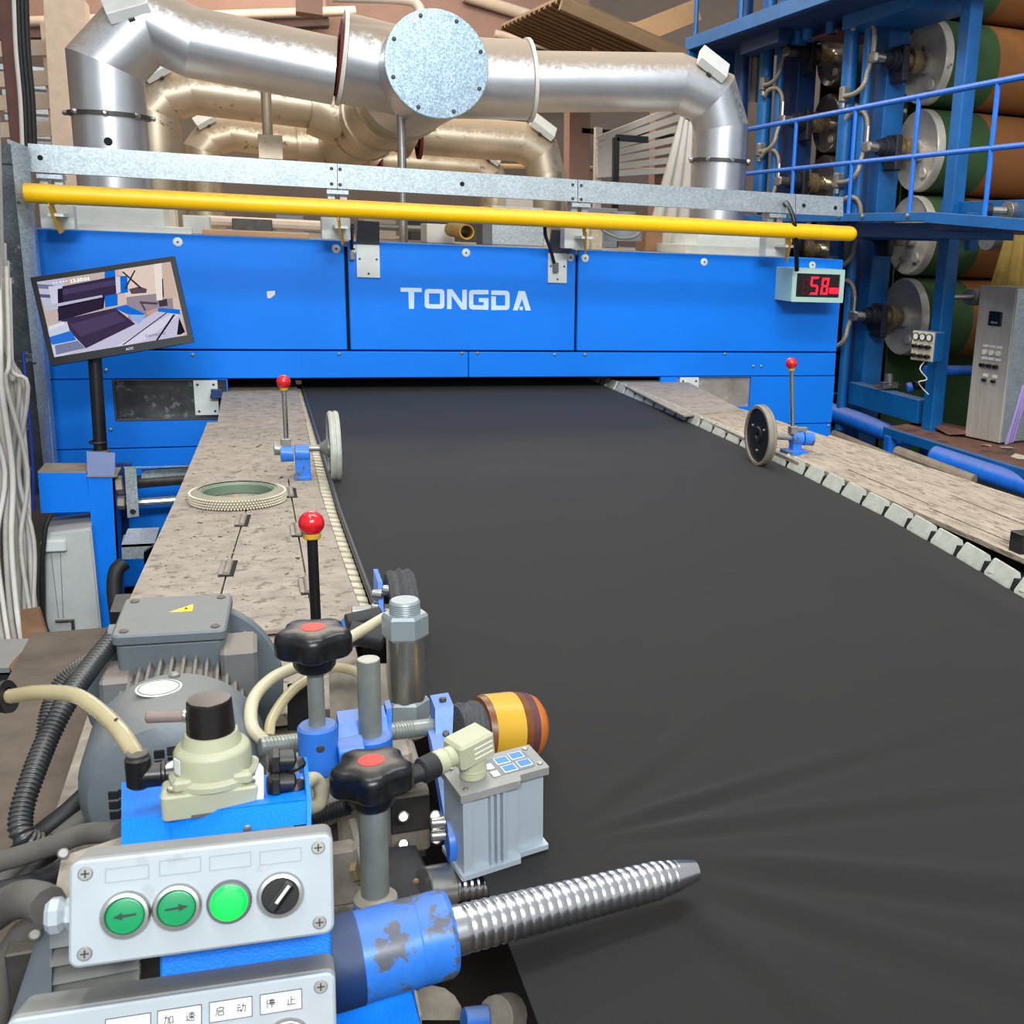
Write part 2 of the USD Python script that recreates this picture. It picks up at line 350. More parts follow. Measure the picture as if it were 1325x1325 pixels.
part(st, 'sensor_bracket', [box(-.22, -.14, YF - .06, YF - .006, .985, .995), box(-.215, -.165, YF - .05, YF - .02, .995, 1.025)], 'blue_dark')
# rivet caps and bolts on the panels
for u, v in ((230, 313), (435, 322), (458, 322), (603, 327), (738, 333), (757, 334), (911, 339), (1051, 343)):
    c = Y(u, v, YF); q = part(st, 'rivet_cap', lathe(c, (0, -1, 0), [(.021, 0), (.021, .003), (.015, .006), (0, .006)], 16), 'white_paint'); part(q, 'screw', bolt(c + [0, -.006, 0], (0, -1, 0), .005), 'steel_dark')
for u, v in ((137, 479), (143, 556), (249, 459), (439, 458), (975, 474), (985, 474), (938, 458), (757, 459), (1072, 551), (598, 457), (618, 457), (718, 459)):
    part(st, 'bolt', bolt(Y(u, v, YF), (0, -1, 0), .0085, .006), 'steel')
# worn sticker
cs = [Y(u, v, YF - .001) for u, v in ((345, 377), (356, 376), (356, 381), (350, 386), (346, 386))]
part(st, 'sticker', hull(cs + [c + [0, -.001, 0] for c in cs]), 'white_paint')
# lettering: strokes in the pixels of a close view of the panel
def zz(pts): return [Y(440 + x / 3.155, 270 + y / 3.155, YF) for x, y in pts]
def letter(poly):
    ps = list(poly.geoms) if hasattr(poly, 'geoms') else [poly]; out = []
    for p in ps:
        ex = sg.Polygon([(q[0], q[2]) for q in zz(p.exterior.coords)], [[(q[0], q[2]) for q in zz(i.coords)] for i in p.interiors]).buffer(0)
        out.append(prism(ex, (0, YF, 0), EX, EZ, 0, .0015))
    return join(out)
def P(*a): return sg.Polygon(a)
def ring(x0, y0, x1, y1, sl, t, r=14):
    a = P((x0, y0), (x1, y0 + sl), (x1, y1 + sl), (x0, y1)).buffer(-r).buffer(r, quad_segs=4)
    return a, a.difference(a.buffer(-t))
mk('lettering_white', (206, 226, 246), .5, var=.05)
sl = .035
T_ = unary_union([P((247, 322), (333, 324), (333, 341), (247, 339)), P((279, 339), (303, 339), (302, 409), (281, 409))])
O_ = ring(345, 327, 426, 407, 2, 18)[1]
N_ = unary_union([P((437, 329), (455, 329), (455, 410), (437, 410)), P((499, 331), (518, 331), (517, 412), (498, 412)), P((437, 329), (458, 329), (518, 412), (496, 412))])
go, gr = ring(526, 331, 606, 411, 2, 18)
G_ = unary_union([gr.difference(sg.box(580, 352, 620, 366)), P((566, 364), (606, 365), (605, 413), (586, 413), (586, 382), (566, 381))])
G_ = unary_union([G_.difference(sg.box(586, 334, 612, 364)), P((560, 331), (606, 332), (606, 350), (560, 349))])
do, dr = ring(600, 334, 692, 413, 1, 18)
D_ = dr.intersection(sg.box(636, 300, 720, 440)).union(P((617, 358), (636, 358), (636, 414), (617, 414))).union(P((617, 334), (650, 334), (650, 352), (617, 352)))
D_ = D_.union(P((617, 396), (650, 396), (650, 414), (617, 414)))
A_ = unary_union([P((729, 336), (755, 337), (725, 415), (705, 415)), P((733, 336), (755, 337), (779, 416), (757, 416)), P((733, 400), (746, 400), (746, 414), (733, 414))])
for L in (T_, O_, N_, G_, D_, A_): part(st, 'letter', letter(L), 'lettering_white', smooth=False)

# ------------------------------------------------------------------ galvanized crossbeam above the panel
YB = 5.5
bm = thing('crossbeam', 'galvanized sheet beam spanning above the blue panels', 'beam', (1.2, YB, 1.97))
def beam_pts(u0, u1):
    f = lambda a, b, u: a[1] + (b[1] - a[1]) * (u - a[0]) / (b[0] - a[0])
    t0, t1 = (105, 190), (1090, 255); b0, b1 = (90, 225), (1090, 280)
    return [Y(u0, f(t0, t1, u0), YB), Y(u1, f(t0, t1, u1), YB), Y(u1, f(b0, b1, u1), YB), Y(u0, f(b0, b1, u0), YB)]
for u0, u1 in ((36, 436.3), (437, 747.3), (748, 1029), (1029.7, 1091)):
    q = beam_pts(u0, u1)
    part(bm, 'beam_segment', slab(q, EY, .09), 'galvanized')
for u, v in ((52, 204), (429, 218), (440, 219), (429, 238), (440, 239), (598, 238), (741, 239), (752, 240), (741, 257), (752, 258), (1040, 266), (1081, 269)):
    big = u in (52, 598, 1040, 1081)
    part(bm, 'bolt_hole' if big else 'bolt', lathe(Y(u, v, YB), (0, -1, 0), [(.011 if big else .008, 0), (.011 if big else .008, .002), (.005, .003), (0, .001)], 12), 'black_gap' if big else 'steel_dark')
for u in (70, 437, 748, 1000):
    c = Y(u, 262 + .04 * u, YB + .05)
    part(bm, 'stand_foot', [box(c[0] - .045, c[0] - .01, YB + .03, YB + .1, 1.75, 1.99), box(c[0] + .01, c[0] + .045, YB + .03, YB + .1, 1.75, 1.99), box(c[0] - .05, c[0] + .05, YB - .005, YB + .1, 1.955, 1.975)], 'galvanized')
for c in beam_pts(748, 1091)[2:3]: pass
# ------------------------------------------------------------------ yellow pipe
YP = 5.36
pa, pb = Y(32, 249.5, YP), Y(1099, 302.5, YP)
yp = thing('yellow_pipe', 'long round yellow pipe running below the galvanized beam', 'pipe', (pa + pb) / 2)
r = .040; d = unit(pb - pa); Lp = np.linalg.norm(pb - pa)
part(yp, 'pipe_body', lathe(pa, pb - pa, [(0, 0), (r, 0), (r, Lp), (r * .96, Lp + .015), (r * .7, Lp + .032), (r * .3, Lp + .04), (0, Lp + .041)], 28), 'yellow_pipe')
for u in (62, 436, 757, 1022):
    c = Y(u, 250 + (u - 32) * .0497 + 6, YP)
    q = [c + [0, 0, .02], c + [0, .06, .0], c + [.03, .1, -.13], c + [.02, .06, -.14], c + [0.0, -.02, -.03]]
    part(yp, 'gusset', slab(q, EX, .006), 'yellow_dirty')
    part(yp, 'bracket', [box(c[0] - .06, c[0] + .07, YP + .16, YP + .25, 1.75, 1.85), box(c[0] - .01, c[0] + .05, YP + .02, YP + .2, 1.80, 1.815)], 'white_paint')
# ------------------------------------------------------------------ plates with grey sleeves holding the sensor cables
for i, (u0, u1, vt, vm, vb) in enumerate(((462, 491, 286, 316, 359), (709, 734, 298, 327, 366))):
    a, b_ = Y(u0, vb, YF - .012), Y(u1, vm, YF - .012)
    t = thing('cable_plate', 'white cover plate with grey sleeve, ' + ('above the left end of the lettering' if i == 0 else 'at the right panel end, a plug over it'), 'bracket', ((a[0] + b_[0]) / 2, YF - .012, a[2]))
    part(t, 'plate', box(a[0], b_[0], YF - .012, YF - .001, a[2], b_[2]), 'white_paint')
    s0, s1 = (Y(463, 285, YF - .10), Y(491, 287, YF - .10)) if i == 0 else (Y(714, 297, YF - .10), Y(738, 299, YF - .10))
    part(t, 'sleeve', [slab([(a[0], YF - .014, b_[2] - .004), (b_[0], YF - .014, b_[2] - .004), s1, s0], EY, .012)] + ([slab([s1, (b_[0] + .005, YF - .015, b_[2] - .004), (b_[0] + .03, YF + .10, b_[2]), s1 + [.10, .17, 0]], EX, .008)] if i else []), 'grey_plate')
    part(t, 'screw', [bolt((x, YF - .012, z), (0, -1, 0), .0055) for x, z in ((a[0] + .015, (a[2] * .45 + b_[2] * .55)), (b_[0] - .015, (a[2] * .45 + b_[2] * .55)), ((a[0] + b_[0]) / 2, a[2] + .02))], 'steel_dark')
def cable(name, label, pts, r, m='black_rubber', cat='cable', group=None, ends=None):
    t = thing(name, label, cat, pts[0], group); part(t, 'sheath', tube(pts, r, 8), m)
    return t
t = cable('plug_cable', 'black cable with a clear plug over the right cover plate', [Y(705, 285, 5.4), Y(706, 305, 5.45), Y(712, 322, 5.6), Y(717, 340, YF - .03)], .009)
part(t, 'plug', obox(Y(719, 346, YF - .03), (.028, .016, .05)), 'grey_plate')
t = cable('sensor_plug', 'short dark cable end with plug left of the first cover plate', [Y(456, 292, 5.45), Y(455, 305, 5.62), Y(455, 322, YF - .02)], .009)
part(t, 'plug', cyl(Y(455, 326, YF - .02), Y(456, 336, YF - .02), .012, 10), 'hinge_steel')
cable('display_cable', 'thick black cable looping over the beam end to the red display', [Y(1031, 350, 5.42), Y(1030, 315, 5.36), Y(1027, 285, 5.34), Y(1021, 268, 5.40), Y(1017, 262, 5.47), Y(1016, 268, 5.52), Y(1014, 280, 5.6)], .013, 'black_plastic')

# ------------------------------------------------------------------ red number display
dc = np.array([2.905, 5.50, 1.603]); dc = Y(1057.5, 369.5, 5.50)
dp = thing('number_display', 'pale green framed counter box showing glowing red 58', 'display', dc)
mk('display_frame', (176, 208, 196), .5, var=.04); mk('display_dark', (22, 8, 12), .15, var=.1)
mk('led_red', (255, 20, 50), .5, emit=1.6, ecol=(255, 16, 44)); mk('led_off', (58, 8, 16), .4)
dw, dh = .327, .183
outer = rrect(dw, dh, .006); inner = rrect(dw - .055, dh - .055, .003)
part(dp, 'housing', box(dc[0] - dw / 2, dc[0] + dw / 2, dc[1] + .001, YF - .001, dc[2] - dh / 2, dc[2] + dh / 2), 'display_frame')
part(dp, 'frame', prism(outer.difference(inner), dc, EX, EZ, 0, .012), 'display_frame')
part(dp, 'window', box(dc[0] - dw / 2 + .027, dc[0] + dw / 2 - .027, dc[1] - .004, dc[1] + .002, dc[2] - dh / 2 + .027, dc[2] + dh / 2 - .027), 'display_dark')
def seg7(x, z, w, h, on_):
    t, k = .012, .09; S = {}
    sh = lambda px, pz: (x + px + k * pz, z + pz)
    def q(a): return sg.Polygon([sh(*p) for p in a])
    S['a'] = q([(0, h), (w, h), (w - t, h - t), (t, h - t)]); S['d'] = q([(0, 0), (w, 0), (w - t, t), (t, t)])
    S['g'] = q([(t * .6, h / 2 + t / 2), (w - t * .6, h / 2 + t / 2), (w - t * .6, h / 2 - t / 2), (t * .6, h / 2 - t / 2)])
    S['f'] = q([(0, h), (t, h - t), (t, h / 2 + t * .6), (0, h / 2 + t * .2)]); S['e'] = q([(0, 0), (t, t), (t, h / 2 - t * .6), (0, h / 2 - t * .2)])
    S['b'] = q([(w, h), (w - t, h - t), (w - t, h / 2 + t * .6), (w, h / 2 + t * .2)]); S['c'] = q([(w, 0), (w - t, t), (w - t, h / 2 - t * .6), (w, h / 2 - t * .2)])
    return join([prism(S[c], dc + [0, -.005, 0], EX, EZ, 0, .002) for c in on_])
part(dp, 'dim_digit', seg7(-.105, -.05, .045, .085, 'abcdefg'), 'led_off')
part(dp, 'digit', seg7(-.052, -.05, .052, .098, 'afgcd'), 'led_red'); part(dp, 'digit', seg7(.018, -.048, .045, .092, 'abcdefg'), 'led_red')
part(dp, 'unit_lamp', prism(rrect(.058, .033, .004), dc + [.103, -.005, -.026], EX, EZ, 0, .002), 'led_red')

# ------------------------------------------------------------------ exhaust ducts
def duct(name, label, pts, r, m='duct_metal', loc=None):
    t = thing(name, label, 'duct', pts[0] if loc is None else loc, 'exhaust ducts over the stenter' if False else None)
    for s in segments(pts, r): part(t, 'duct_segment', s, m, smooth=24)
    return t
def flange(t, c, d, r, m='steel_dark', nb=8, w=.02, h=.018):
    d = unit(d); part(t, 'strap_ring', pipe_ring(np.asarray(c) - d * w / 2, np.asarray(c) + d * w / 2, r + h, r - .005, 28), m)
    _, s, q = frame_of(d)
    [part(t, 'strap_bolt', bolt(np.asarray(c) + (s * math.cos(a) + q * math.sin(a)) * (r + h), s * math.cos(a) + q * math.sin(a), .014, .02, 6), 'steel') for a in np.arange(nb) / nb * 2 * np.pi]
def hatch(t, c, ex, ey, w=.26, h=.2, d=.06):
    q = part(t, 'hatch_cover', obox(c, (w, h, d), [ex, ey, np.cross(ex, ey)], .004), 'white_paint')
    [part(q, 'latch', obox(np.asarray(c) + ey * (h / 2) * k + np.cross(ex, ey) * d * .5, (.03, .02, .02), [ex, ey, np.cross(ex, ey)]), 'steel_dark') for k in (-1, 1)]
y1 = 6.5
LX, RX = Y(145, 190, y1)[0], Y(932, 195, y1)[0]
la, lb = Y(432, 92, y1), Y(215, 52, y1)
dl = duct('exhaust_duct', 'biggest silver elbow duct rising at the left end of the blue chamber', [(LX, y1, ZT - .004), (LX, y1, 2.545), (LX + .20, y1, 2.775), lb + [.12, 0, 0], la], .174)
flange(dl, (LX, y1, Y(142, 150, y1)[2]), EZ, .174)
part(dl, 'port_plug', lathe(Y(140, 183, y1 - .174), (0, -1, 0), [(.02, 0), (.02, .004), (.012, .004), (0, .001)], 12), 'black_gap')
hatch(dl, Y(163, 8, y1 - .12), unit([.9, 0, .35]), unit([.2, -.75, -.5]), .2, .16)
part(dl, 'base_plate', [box(LX - .28, LX + .36, y1 - .32, y1 + .3, ZT - .004, ZT + .028), box(LX - .23, LX + .23, y1 - .24, y1 + .24, ZT, ZT + .14)], 'white_paint')
ra, rb_ = Y(682, 106, y1), Y(880, 107, y1)
dr = duct('exhaust_duct', 'front right silver duct turning down beside the blue dryer frame', [ra, rb_ + [-.02, 0, 0], (RX - .07, y1, 2.67), (RX, y1, 2.50), (RX, y1, ZT - .004)], .166)
flange(dr, (RX, y1, Y(932, 209, y1)[2]), EZ, .166)
hatch(dr, Y(923, 83, y1 - .14), unit([.82, -.1, -.5]), unit([-.35, -.6, -.6]), .19, .13)
part(dr, 'base_plate', [box(RX - .32, RX + .32, y1 - .3, y1 + .3, ZT - .004, ZT + .05), box(RX - .21, RX + .21, y1 - .22, y1 + .22, ZT, ZT + .16)], 'white_paint')
# central tee: cross barrel, trunk to the back and the bright end sheet
tc = Y(566, 83, 5.98); TX, TZ = tc[0], tc[2]
tr = thing('central_duct', 'silver trunk duct with a round bright end sheet above the crossbeam', 'duct', (TX, 5.98, TZ))
cl, cr = Y(445, 76, y1), Y(681, 104, y1)
ctr = np.array([TX, y1, TZ])
for a, r, rd in ((cl, .232, .185), (cr, .215, .166)):
    part(tr, 'collar_barrel', cyl(a, ctr + (ctr - a) * .05, r, 28, .004), 'duct_metal', smooth=24)
    part(tr, 'collar_rim', pipe_ring(a, a + unit(a - ctr) * .02, r + .012, rd - .01, 30), 'pale_sheet')
    part(tr, 'seal_ring', pipe_ring(a + unit(a - ctr) * .018, a + unit(a - ctr) * .032, rd + .014, .12, 30), 'red_seal')
for a, b, r in ((5.99, 7.3, .262), (7.3, 7.62, .235), (7.62, 8.6, .262), (8.6, 9.9, .262), (9.9, 11.4, .25), (11.4, 14, .25)):
    part(tr, 'trunk_segment', cyl((TX, a, TZ), (TX, b, TZ), r, 30, .006), 'duct_metal' if a < 7 else 'duct_rear', smooth=24)
for y in (7.3, 7.62, 8.6, 9.9): part(tr, 'trunk_rim', pipe_ring((TX, y - .015, TZ), (TX, y + .015, TZ), .277, .2, 30), 'duct_rear')
cp = part(tr, 'end_sheet', lathe((TX, 5.992, TZ), (0, -1, 0), [(0, 0), (.262, 0), (.262, .010), (.258, .012), (0, .014)], 48), 'cap_sheet')
for k in range(8):
    a = k * np.pi / 4 + .35; part(cp, 'screw', bolt((TX + .235 * math.cos(a), 5.978, TZ + .235 * math.sin(a)), (0, -1, 0), .011, .006, 6), 'steel_dark')
part(tr, 'support_post', cyl((Y(521, 250, 6.45)[0], 6.45, 1.74), (Y(521, 250, 6.45)[0], 6.45, TZ - .2), .024, 14), 'steel')
# bent tan pipe ending at the top of the end sheet
solo('vent_pipe', 'thin tan pipe bending down to the top of the round end sheet', 'pipe', tube([Y(430, -4, 6.1), Y(500, -2, 6.1), Y(530, 1, 6.1), Y(541, 8, 6.08), Y(545, 20, 6.06)], .026, 10), 'tan_pipe')
part(tr, 'support_post', [cyl(Y(347, 186, 7.4), Y(343, 98, 7.4), .03, 12), obox(Y(350, 190, 7.38), (.14, .02, .14))], 'duct_rear')
for i, (yy, r, lx, lz, rx, rz) in enumerate(((9.3, .172, (222, 190), (330, 127), (707, 215), (600, 178)), (12.2, .172, (262, 190), (330, 178), (640, 230), (560, 212)))):
    w = 'second' if i == 0 else 'third'
    L0, R0 = Y(lx[0], lx[1], yy)[0], Y(rx[0], rx[1], yy)[0]
    zl, zr = Y(*lz, yy)[2], Y(*rz, yy)[2]
    if i == 0: L0 -= .10
    t = duct('exhaust_duct', f'dusty tan elbow duct, {w} from the front on the left half', [(L0, yy, 1.74), (L0, yy, zl - .16), (L0 + .08, yy, zl - .05), (L0 + .26, yy, zl + .02), (TX - .42, yy, zl - .02)], r, 'duct_rear')
    part(t, 'collar_rim', pipe_ring((TX - .45, yy, zl - .02), (TX - .41, yy, zl - .02), r + .05, r - .02, 28), 'duct_rear')
    part(t, 'collar_barrel', cyl((TX - .42, yy, zl - .02), (TX - .2, yy, TZ), r + .05, 28), 'duct_rear')
    hatch(t, (L0 + .04, yy - .12, zl + .13), unit([.8, 0, .5]), unit([.3, -.7, -.5]), .2, .14)
    t = duct('exhaust_duct', f'dusty tan elbow duct, {w} from the front on the right half', [(TX + .35, yy, zr), (R0 - .22, yy, zr), (R0 - .05, yy, zr - .08), (R0, yy, zr - .24), (R0, yy, 1.74)], r * .92, 'duct_rear')
    part(t, 'collar_barrel', cyl((TX + .2, yy, TZ), (TX + .36, yy, zr), r + .04, 28), 'duct_rear')
    part(t, 'seal_ring', pipe_ring((TX + .35, yy, zr), (TX + .375, yy, zr), r + .02, r * .6, 28), 'red_seal')
    hatch(t, (R0 - .06, yy - .12, zr + .12), unit([.8, 0, -.5]), unit([-.3, -.7, -.5]), .22, .14)
mk('cardboard_brown', (140, 104, 74), .9, var=.2)
# things lying on the dusty deck, seen under the yellow pipe
deck = ZT - .004
def deck_box(name, label, cat, u0, u1, v0, y, d, m):
    a, b = Y(u0, v0, y), Y(u1, v0, y)
    return solo(name, label, cat, box(a[0], b[0], y, y + d, deck, a[2], .004), m)
deck_box('fan_housing', 'pale square box on the chamber top below the second duct', 'box', 236, 270, 278, 6.3, .3, 'white_paint')
deck_box('wooden_batten', 'tan timber batten lying along the deck edge at left', 'timber', 262, 400, 296, 5.95, .06, 'beam_orange')
deck_box('motor_block', 'dark low motor block on the deck right of the left bracket', 'motor', 300, 352, 282, 7.0, .4, 'steel_dark')
deck_box('deck_box', 'small pale box right of the steel support post', 'box', 552, 588, 289, 6.6, .25, 'pale_sheet')
deck_box('deck_duct_base', 'wide grey galvanized duct base under the yellow pipe, right of the orange tube', 'duct', 636, 704, 266, 7.2, .5, 'galvanized')
deck_box('deck_box', 'dark upright box beside the orange tube on the deck', 'box', 624, 637, 272, 6.8, .2, 'grey_plate')
deck_box('deck_box', 'yellowish small box right of the second sleeve', 'box', 766, 780, 290, 6.2, .12, 'clip_cream')
t = thing('orange_tube', 'short orange tube lying on the deck with its open end toward the front', 'tube', Y(590, 300, 6.1))
p0, p1 = Y(604, 300, 6.0), Y(584, 297, 6.5); part(t, 'tube_wall', pipe_ring(p0, p1, .04, .033, 20), 'yellow_dirty')
solo('blower_motor', 'grey round blower motor on the deck right of the yellowish box', 'motor', [cyl(Y(806, 312, 6.6), Y(806, 282, 6.6), .12, 20), cyl(Y(806, 282, 6.6), Y(806, 274, 6.6), .08, 20)], 'grey_mid')
solo('deck_cable', 'thin grey cable curling over the deck beside the blower motor', 'cable', tube([Y(778, 297, 6.1), Y(790, 304, 6.08), Y(806, 309, 6.05), Y(822, 306, 6.1), Y(830, 298, 6.2)], .008, 6), 'grey_mid')
for nm, lb, ct, u0, u1, v0, y, dd, m in (
    ('deck_box', 'white box with a dark lid stripe left of the second duct leg', 'box', 178, 226, 268, 7.9, .3, 'pale_sheet'), ('deck_box', 'grey cabinet behind the left bracket on the deck', 'box', 356, 392, 262, 8.2, .3, 'grey_mid'),
    ('deck_box', 'tan crate behind the steel support post', 'box', 470, 512, 268, 8.0, .4, 'tan_pipe'), ('deck_box', 'dark low crate beyond the orange tube', 'box', 530, 620, 276, 8.6, .4, 'steel_dark'),
    ('deck_box', 'pale tall box behind the grey duct base', 'box', 655, 690, 252, 8.6, .3, 'pale_sheet'), ('deck_box', 'brown box right of the blower motor on the deck', 'box', 836, 858, 284, 6.7, .2, 'cardboard_brown'),
    ('deck_box', 'grey unit behind the yellowish box', 'box', 760, 800, 268, 8.2, .3, 'grey_mid')):
    deck_box(nm, lb, ct, u0, u1, v0, y, dd, m)
solo('deck_pipe', 'pale horizontal pipe low over the deck behind the yellow pipe', 'pipe', cyl(Y(270, 286, 7.4), Y(440, 294, 7.4), .035, 10), 'tan_pipe'); solo('deck_pipe', 'thin steel pipe low over the deck left of the orange tube', 'pipe', cyl(Y(480, 293, 7.2), Y(566, 297, 7.2), .02, 8), 'steel')
solo('orange_crossbar', 'long thin orange bar far behind the ducts above the deck', 'bar', cyl(Y(560, 213, 13.05), Y(870, 221, 13.35), .03, 8), 'beam_orange')
# ------------------------------------------------------------------ behind the ducts: beams, posts and pipes of the hall
def at_floor(p): return np.array([p[0], p[1], 0.0])
def hall_bar(name, label, cat, p, q, w, h, m): return solo(name, label, cat, bar(p, q, w, h), m)
yb = 16.0
hall_bar('roof_beam', 'pinkish wide girder under the roof at the upper left', 'beam', Y(-60, 18, yb), Y(420, 2, yb), .3, .62, 'beam_pink')
hall_bar('roof_beam', 'pinkish wide girder behind the round end sheet', 'beam', Y(400, 26, yb + .6), Y(760, 46, yb + .6), .3, 1.2, 'beam_pink')
for i, (p, q) in enumerate((((600, -6), (800, 56)), ((640, 44), (745, 68)), ((-20, 30), (460, 14)))):
    solo('hall_pipe', ['long pale pipe slanting across the girder at upper right of the end sheet', 'thin pale pipe just above the right duct', 'pale pipe along the upper left girder'][i], 'pipe', cyl(Y(*p, yb + (.36 if i < 2 else -.26)), Y(*q, yb + (.36 if i < 2 else -.26)), .085 if i == 0 else .06, 12), 'tan_pipe')
hall_bar('timber_beam', 'light timber beam slanting at the upper right under the brown roof', 'beam', Y(770, 66, 11), Y(900, 14, 11), .16, .2, 'beam_orange')
hall_bar('timber_beam', 'short tan beam meeting the slanting timber beam', 'beam', Y(760, 42, 12), Y(850, 48, 12), .16, .24, 'beam_orange')
hall_bar('hall_post', 'pink square post behind the second right elbow', 'post', at_floor(Y(747, 260, 13)), Y(747, 138, 13), .25, .25, 'beam_pink')
hall_bar('hall_post', 'pink square post left of the right duct leg', 'post', at_floor(Y(856, 260, 13.5)), Y(856, 120, 13.5), .22, .22, 'beam_pink')
hall_bar('hall_post', 'cream column behind the left duct leg', 'post', at_floor(Y(92, 250, 12.4)), Y(86, 0, 12.4), .34, .34, 'tan_pipe')
hall_bar('hall_post', 'maroon post at the far upper left edge', 'post', at_floor(Y(22, 190, 8.2)), Y(6, -30, 8.2), .09, .09, 'post_maroon')
hall_bar('hall_post', 'slim pale post rising behind the upper left duct', 'post', Y(400, 20, 13), Y(400, -30, 13), .26, .26, 'beam_pink')
rk = thing('slat_rack', 'pale slats crossing behind the strapped cables at upper left', 'rack', at_floor(Y(70, 100, 13)))
for i, (u, v, y) in enumerate(((60, 60, 12.9), (40, 100, 12.9), (50, 130, 12.9), (60, 165, 12.9))): part(rk, 'slat', bar(Y(u - 70, v + 4, y), Y(u + 50, v, y), .05, .14), 'tan_pipe')
part(rk, 'rack_post', bar(at_floor(Y(66, 100, 13)), Y(60, 30, 13), .1, .1), 'tan_pipe')
solo('corrugated_wall_sheet', 'grey corrugated sheet behind the cables at upper left', 'sheet', [box(Y(30, 0, 15)[0] - .3, Y(86, 0, 15)[0] + .1, 15, 15.05, Y(50, 190, 15)[2] + .09 * k, Y(50, 190, 15)[2] + .09 * k + .06) for k in range(10)], 'galvanized')
# pale fan-shaped slats between the posts
rk = thing('slat_rack', 'fan of long pale slats between the pink posts', 'rack', at_floor(Y(840, 226, 12.6)))
for k in range(7): part(rk, 'slat', bar(Y(772, 226 - 7.5 * k, 12.6), Y(905, 218 - 15 * k, 12.6), .06, .07), 'pale_sheet')
part(rk, 'rack_post', bar(at_floor(Y(774, 226, 12.7)), Y(774, 165, 12.7), .08, .08), 'pale_sheet'); part(rk, 'rack_post', bar(at_floor(Y(900, 226, 12.7)), Y(900, 110, 12.7), .08, .08), 'pale_sheet')
hall_bar('dark_pipe', 'dark horizontal pipe crossing in front of the pale slats', 'pipe', Y(752, 169, 12.9), Y(884, 178, 12.9), .05, .06, 'black_plastic')
def at_z0(p, z): return np.array([p[0], p[1], z])
t = thing('dark_stand', 'black thin bent stand behind the crossbeam at right', 'stand', Y(797, 225, 9))
part(t, 'post', bar(at_z0(Y(797, 240, 9), deck), Y(797, 178, 9), .05, .05), 'black_plastic'); part(t, 'arm', bar(Y(797, 178, 9), Y(838, 181, 9), .05, .05), 'black_plastic')
# brown corrugated canopy at the upper right
rc = thing('roof_canopy', 'brown ribbed roof canopy in the upper right', 'roof', Y(800, 0, 9.5))
q = [Y(735, -4, 9.0), Y(884, 62, 9.0), Y(960, 40, 9.0), Y(960, -80, 9.0), Y(735, -80, 9.0)]
A, B = np.array([1.9, 8.6, 3.72]), np.array([3.6, 8.9, 3.30])
A, B = Y(728, -3, 9.0), Y(888, 68, 9.0)
away = np.array([.25, 3.5, .35])
n = unit(np.cross(B - A, away)); n = n if n[2] > 0 else -n
part(rc, 'roof_sheet', hull([A, B, A + away, B + away, A + n * .03, B + n * .03, A + away + n * .03, B + away + n * .03]), 'roof_brown')
for k in range(14):
    s = A + (B - A) * 0 + away * k / 13; part(rc, 'roof_rib', bar(s - n * .01, s + (B - A) - n * .01, .05, .03), 'roof_brown')
part(rc, 'eave_beam', bar(A - n * .05, B - n * .05, .07, .09), 'roof_brown')
# draped white cloths by the dryer
mk('cloth_white', (206, 200, 190), .9, var=.06)
def curtain(name, label, P0, P1, Q0, Q1, k=14, amp=.03, m='cloth_white'):
    """A hanging cloth with folds between the top edge P0-P1 and the bottom edge Q0-Q1."""
    P0, P1, Q0, Q1 = map(np.asarray, (P0, P1, Q0, Q1)); nv = unit(np.cross(P1 - P0, Q0 - P0)); rows = 8; v = []
    for s in (0, .006):
        for j in range(rows + 1):
            for i in range(k + 1):
                t_, w = i / k, j / rows
                p = (P0 + (P1 - P0) * t_) * (1 - w) + (Q0 + (Q1 - Q0) * t_) * w
                v.append(p + nv * (amp * math.sin(t_ * 19 + w) * (.3 + .7 * w) + s))
    f = []; N = (rows + 1) * (k + 1)
    for j in range(rows):
        for i in range(k):
            a = j * (k + 1) + i
            f += [(a, a + 1, a + k + 2), (a, a + k + 2, a + k + 1), (N + a, N + a + k + 2, N + a + 1), (N + a, N + a + k + 1, N + a + k + 2)]
    return solo(name, label, 'cloth', trimesh.Trimesh(np.array(v), np.array(f), process=False), m, smooth=True)
curtain('white_cloth', 'white cloth hanging beside the blue columns right of the duct elbow', Y(964, 50, 9.3), Y(992, 50, 9.3), Y(960, 131, 9.3), Y(990, 133, 9.3))
curtain('white_cloth', 'pale cloth stretched up to the inside of the right duct elbow', Y(880, 150, 8.2), Y(897, 160, 8.2), at_z0(Y(835, 270, 8.2), deck), at_z0(Y(897, 272, 8.2), deck))

# ------------------------------------------------------------------ galvanized column and cables at the left
ct = thing('cable_tray', 'upright dark galvanized tray with bright flange at the left end of the chamber', 'tray', Y(40, 700, 5.42))
q0, q1, q2, q3 = Y(13, 181, 5.40), Y(34, 222, 5.46), Y(72, 640, 5.46), Y(60, 640, 5.40)
top = Y(30, 187, 5.46); 
part(ct, 'flange', [slab([q0, Y(36, 190, 5.44), q1 + [.01, 0, 0], q2, q3], EY, .012)], 'galvanized')
q = part(ct, 'flange', slab([q1, q2, q2 + [.004, .07, 0], q1 + [.004, .07, 0]], EX, .006), 'galvanized')
b0, b1 = Y(13, 186, 5.44), Y(60, 640, 5.44)
part(ct, 'tray_back', slab([b0, b1, b1 + [-1.0, 0, 0], b0 + [-1.0, 0, 0]], EY, .012), 'galvanized_dark')
part(ct, 'cross_strap', [slab([Y(-20, 190, 5.42), Y(14, 190, 5.42), Y(18, 212, 5.42), Y(-20, 210, 5.42)], EY, .02)], 'galvanized_dark')
part(ct, 'bolt', [bolt(Y(u, v, 5.40), (0, -1, 0), .006) for u, v in ((24, 262), (45, 470))], 'steel_dark')
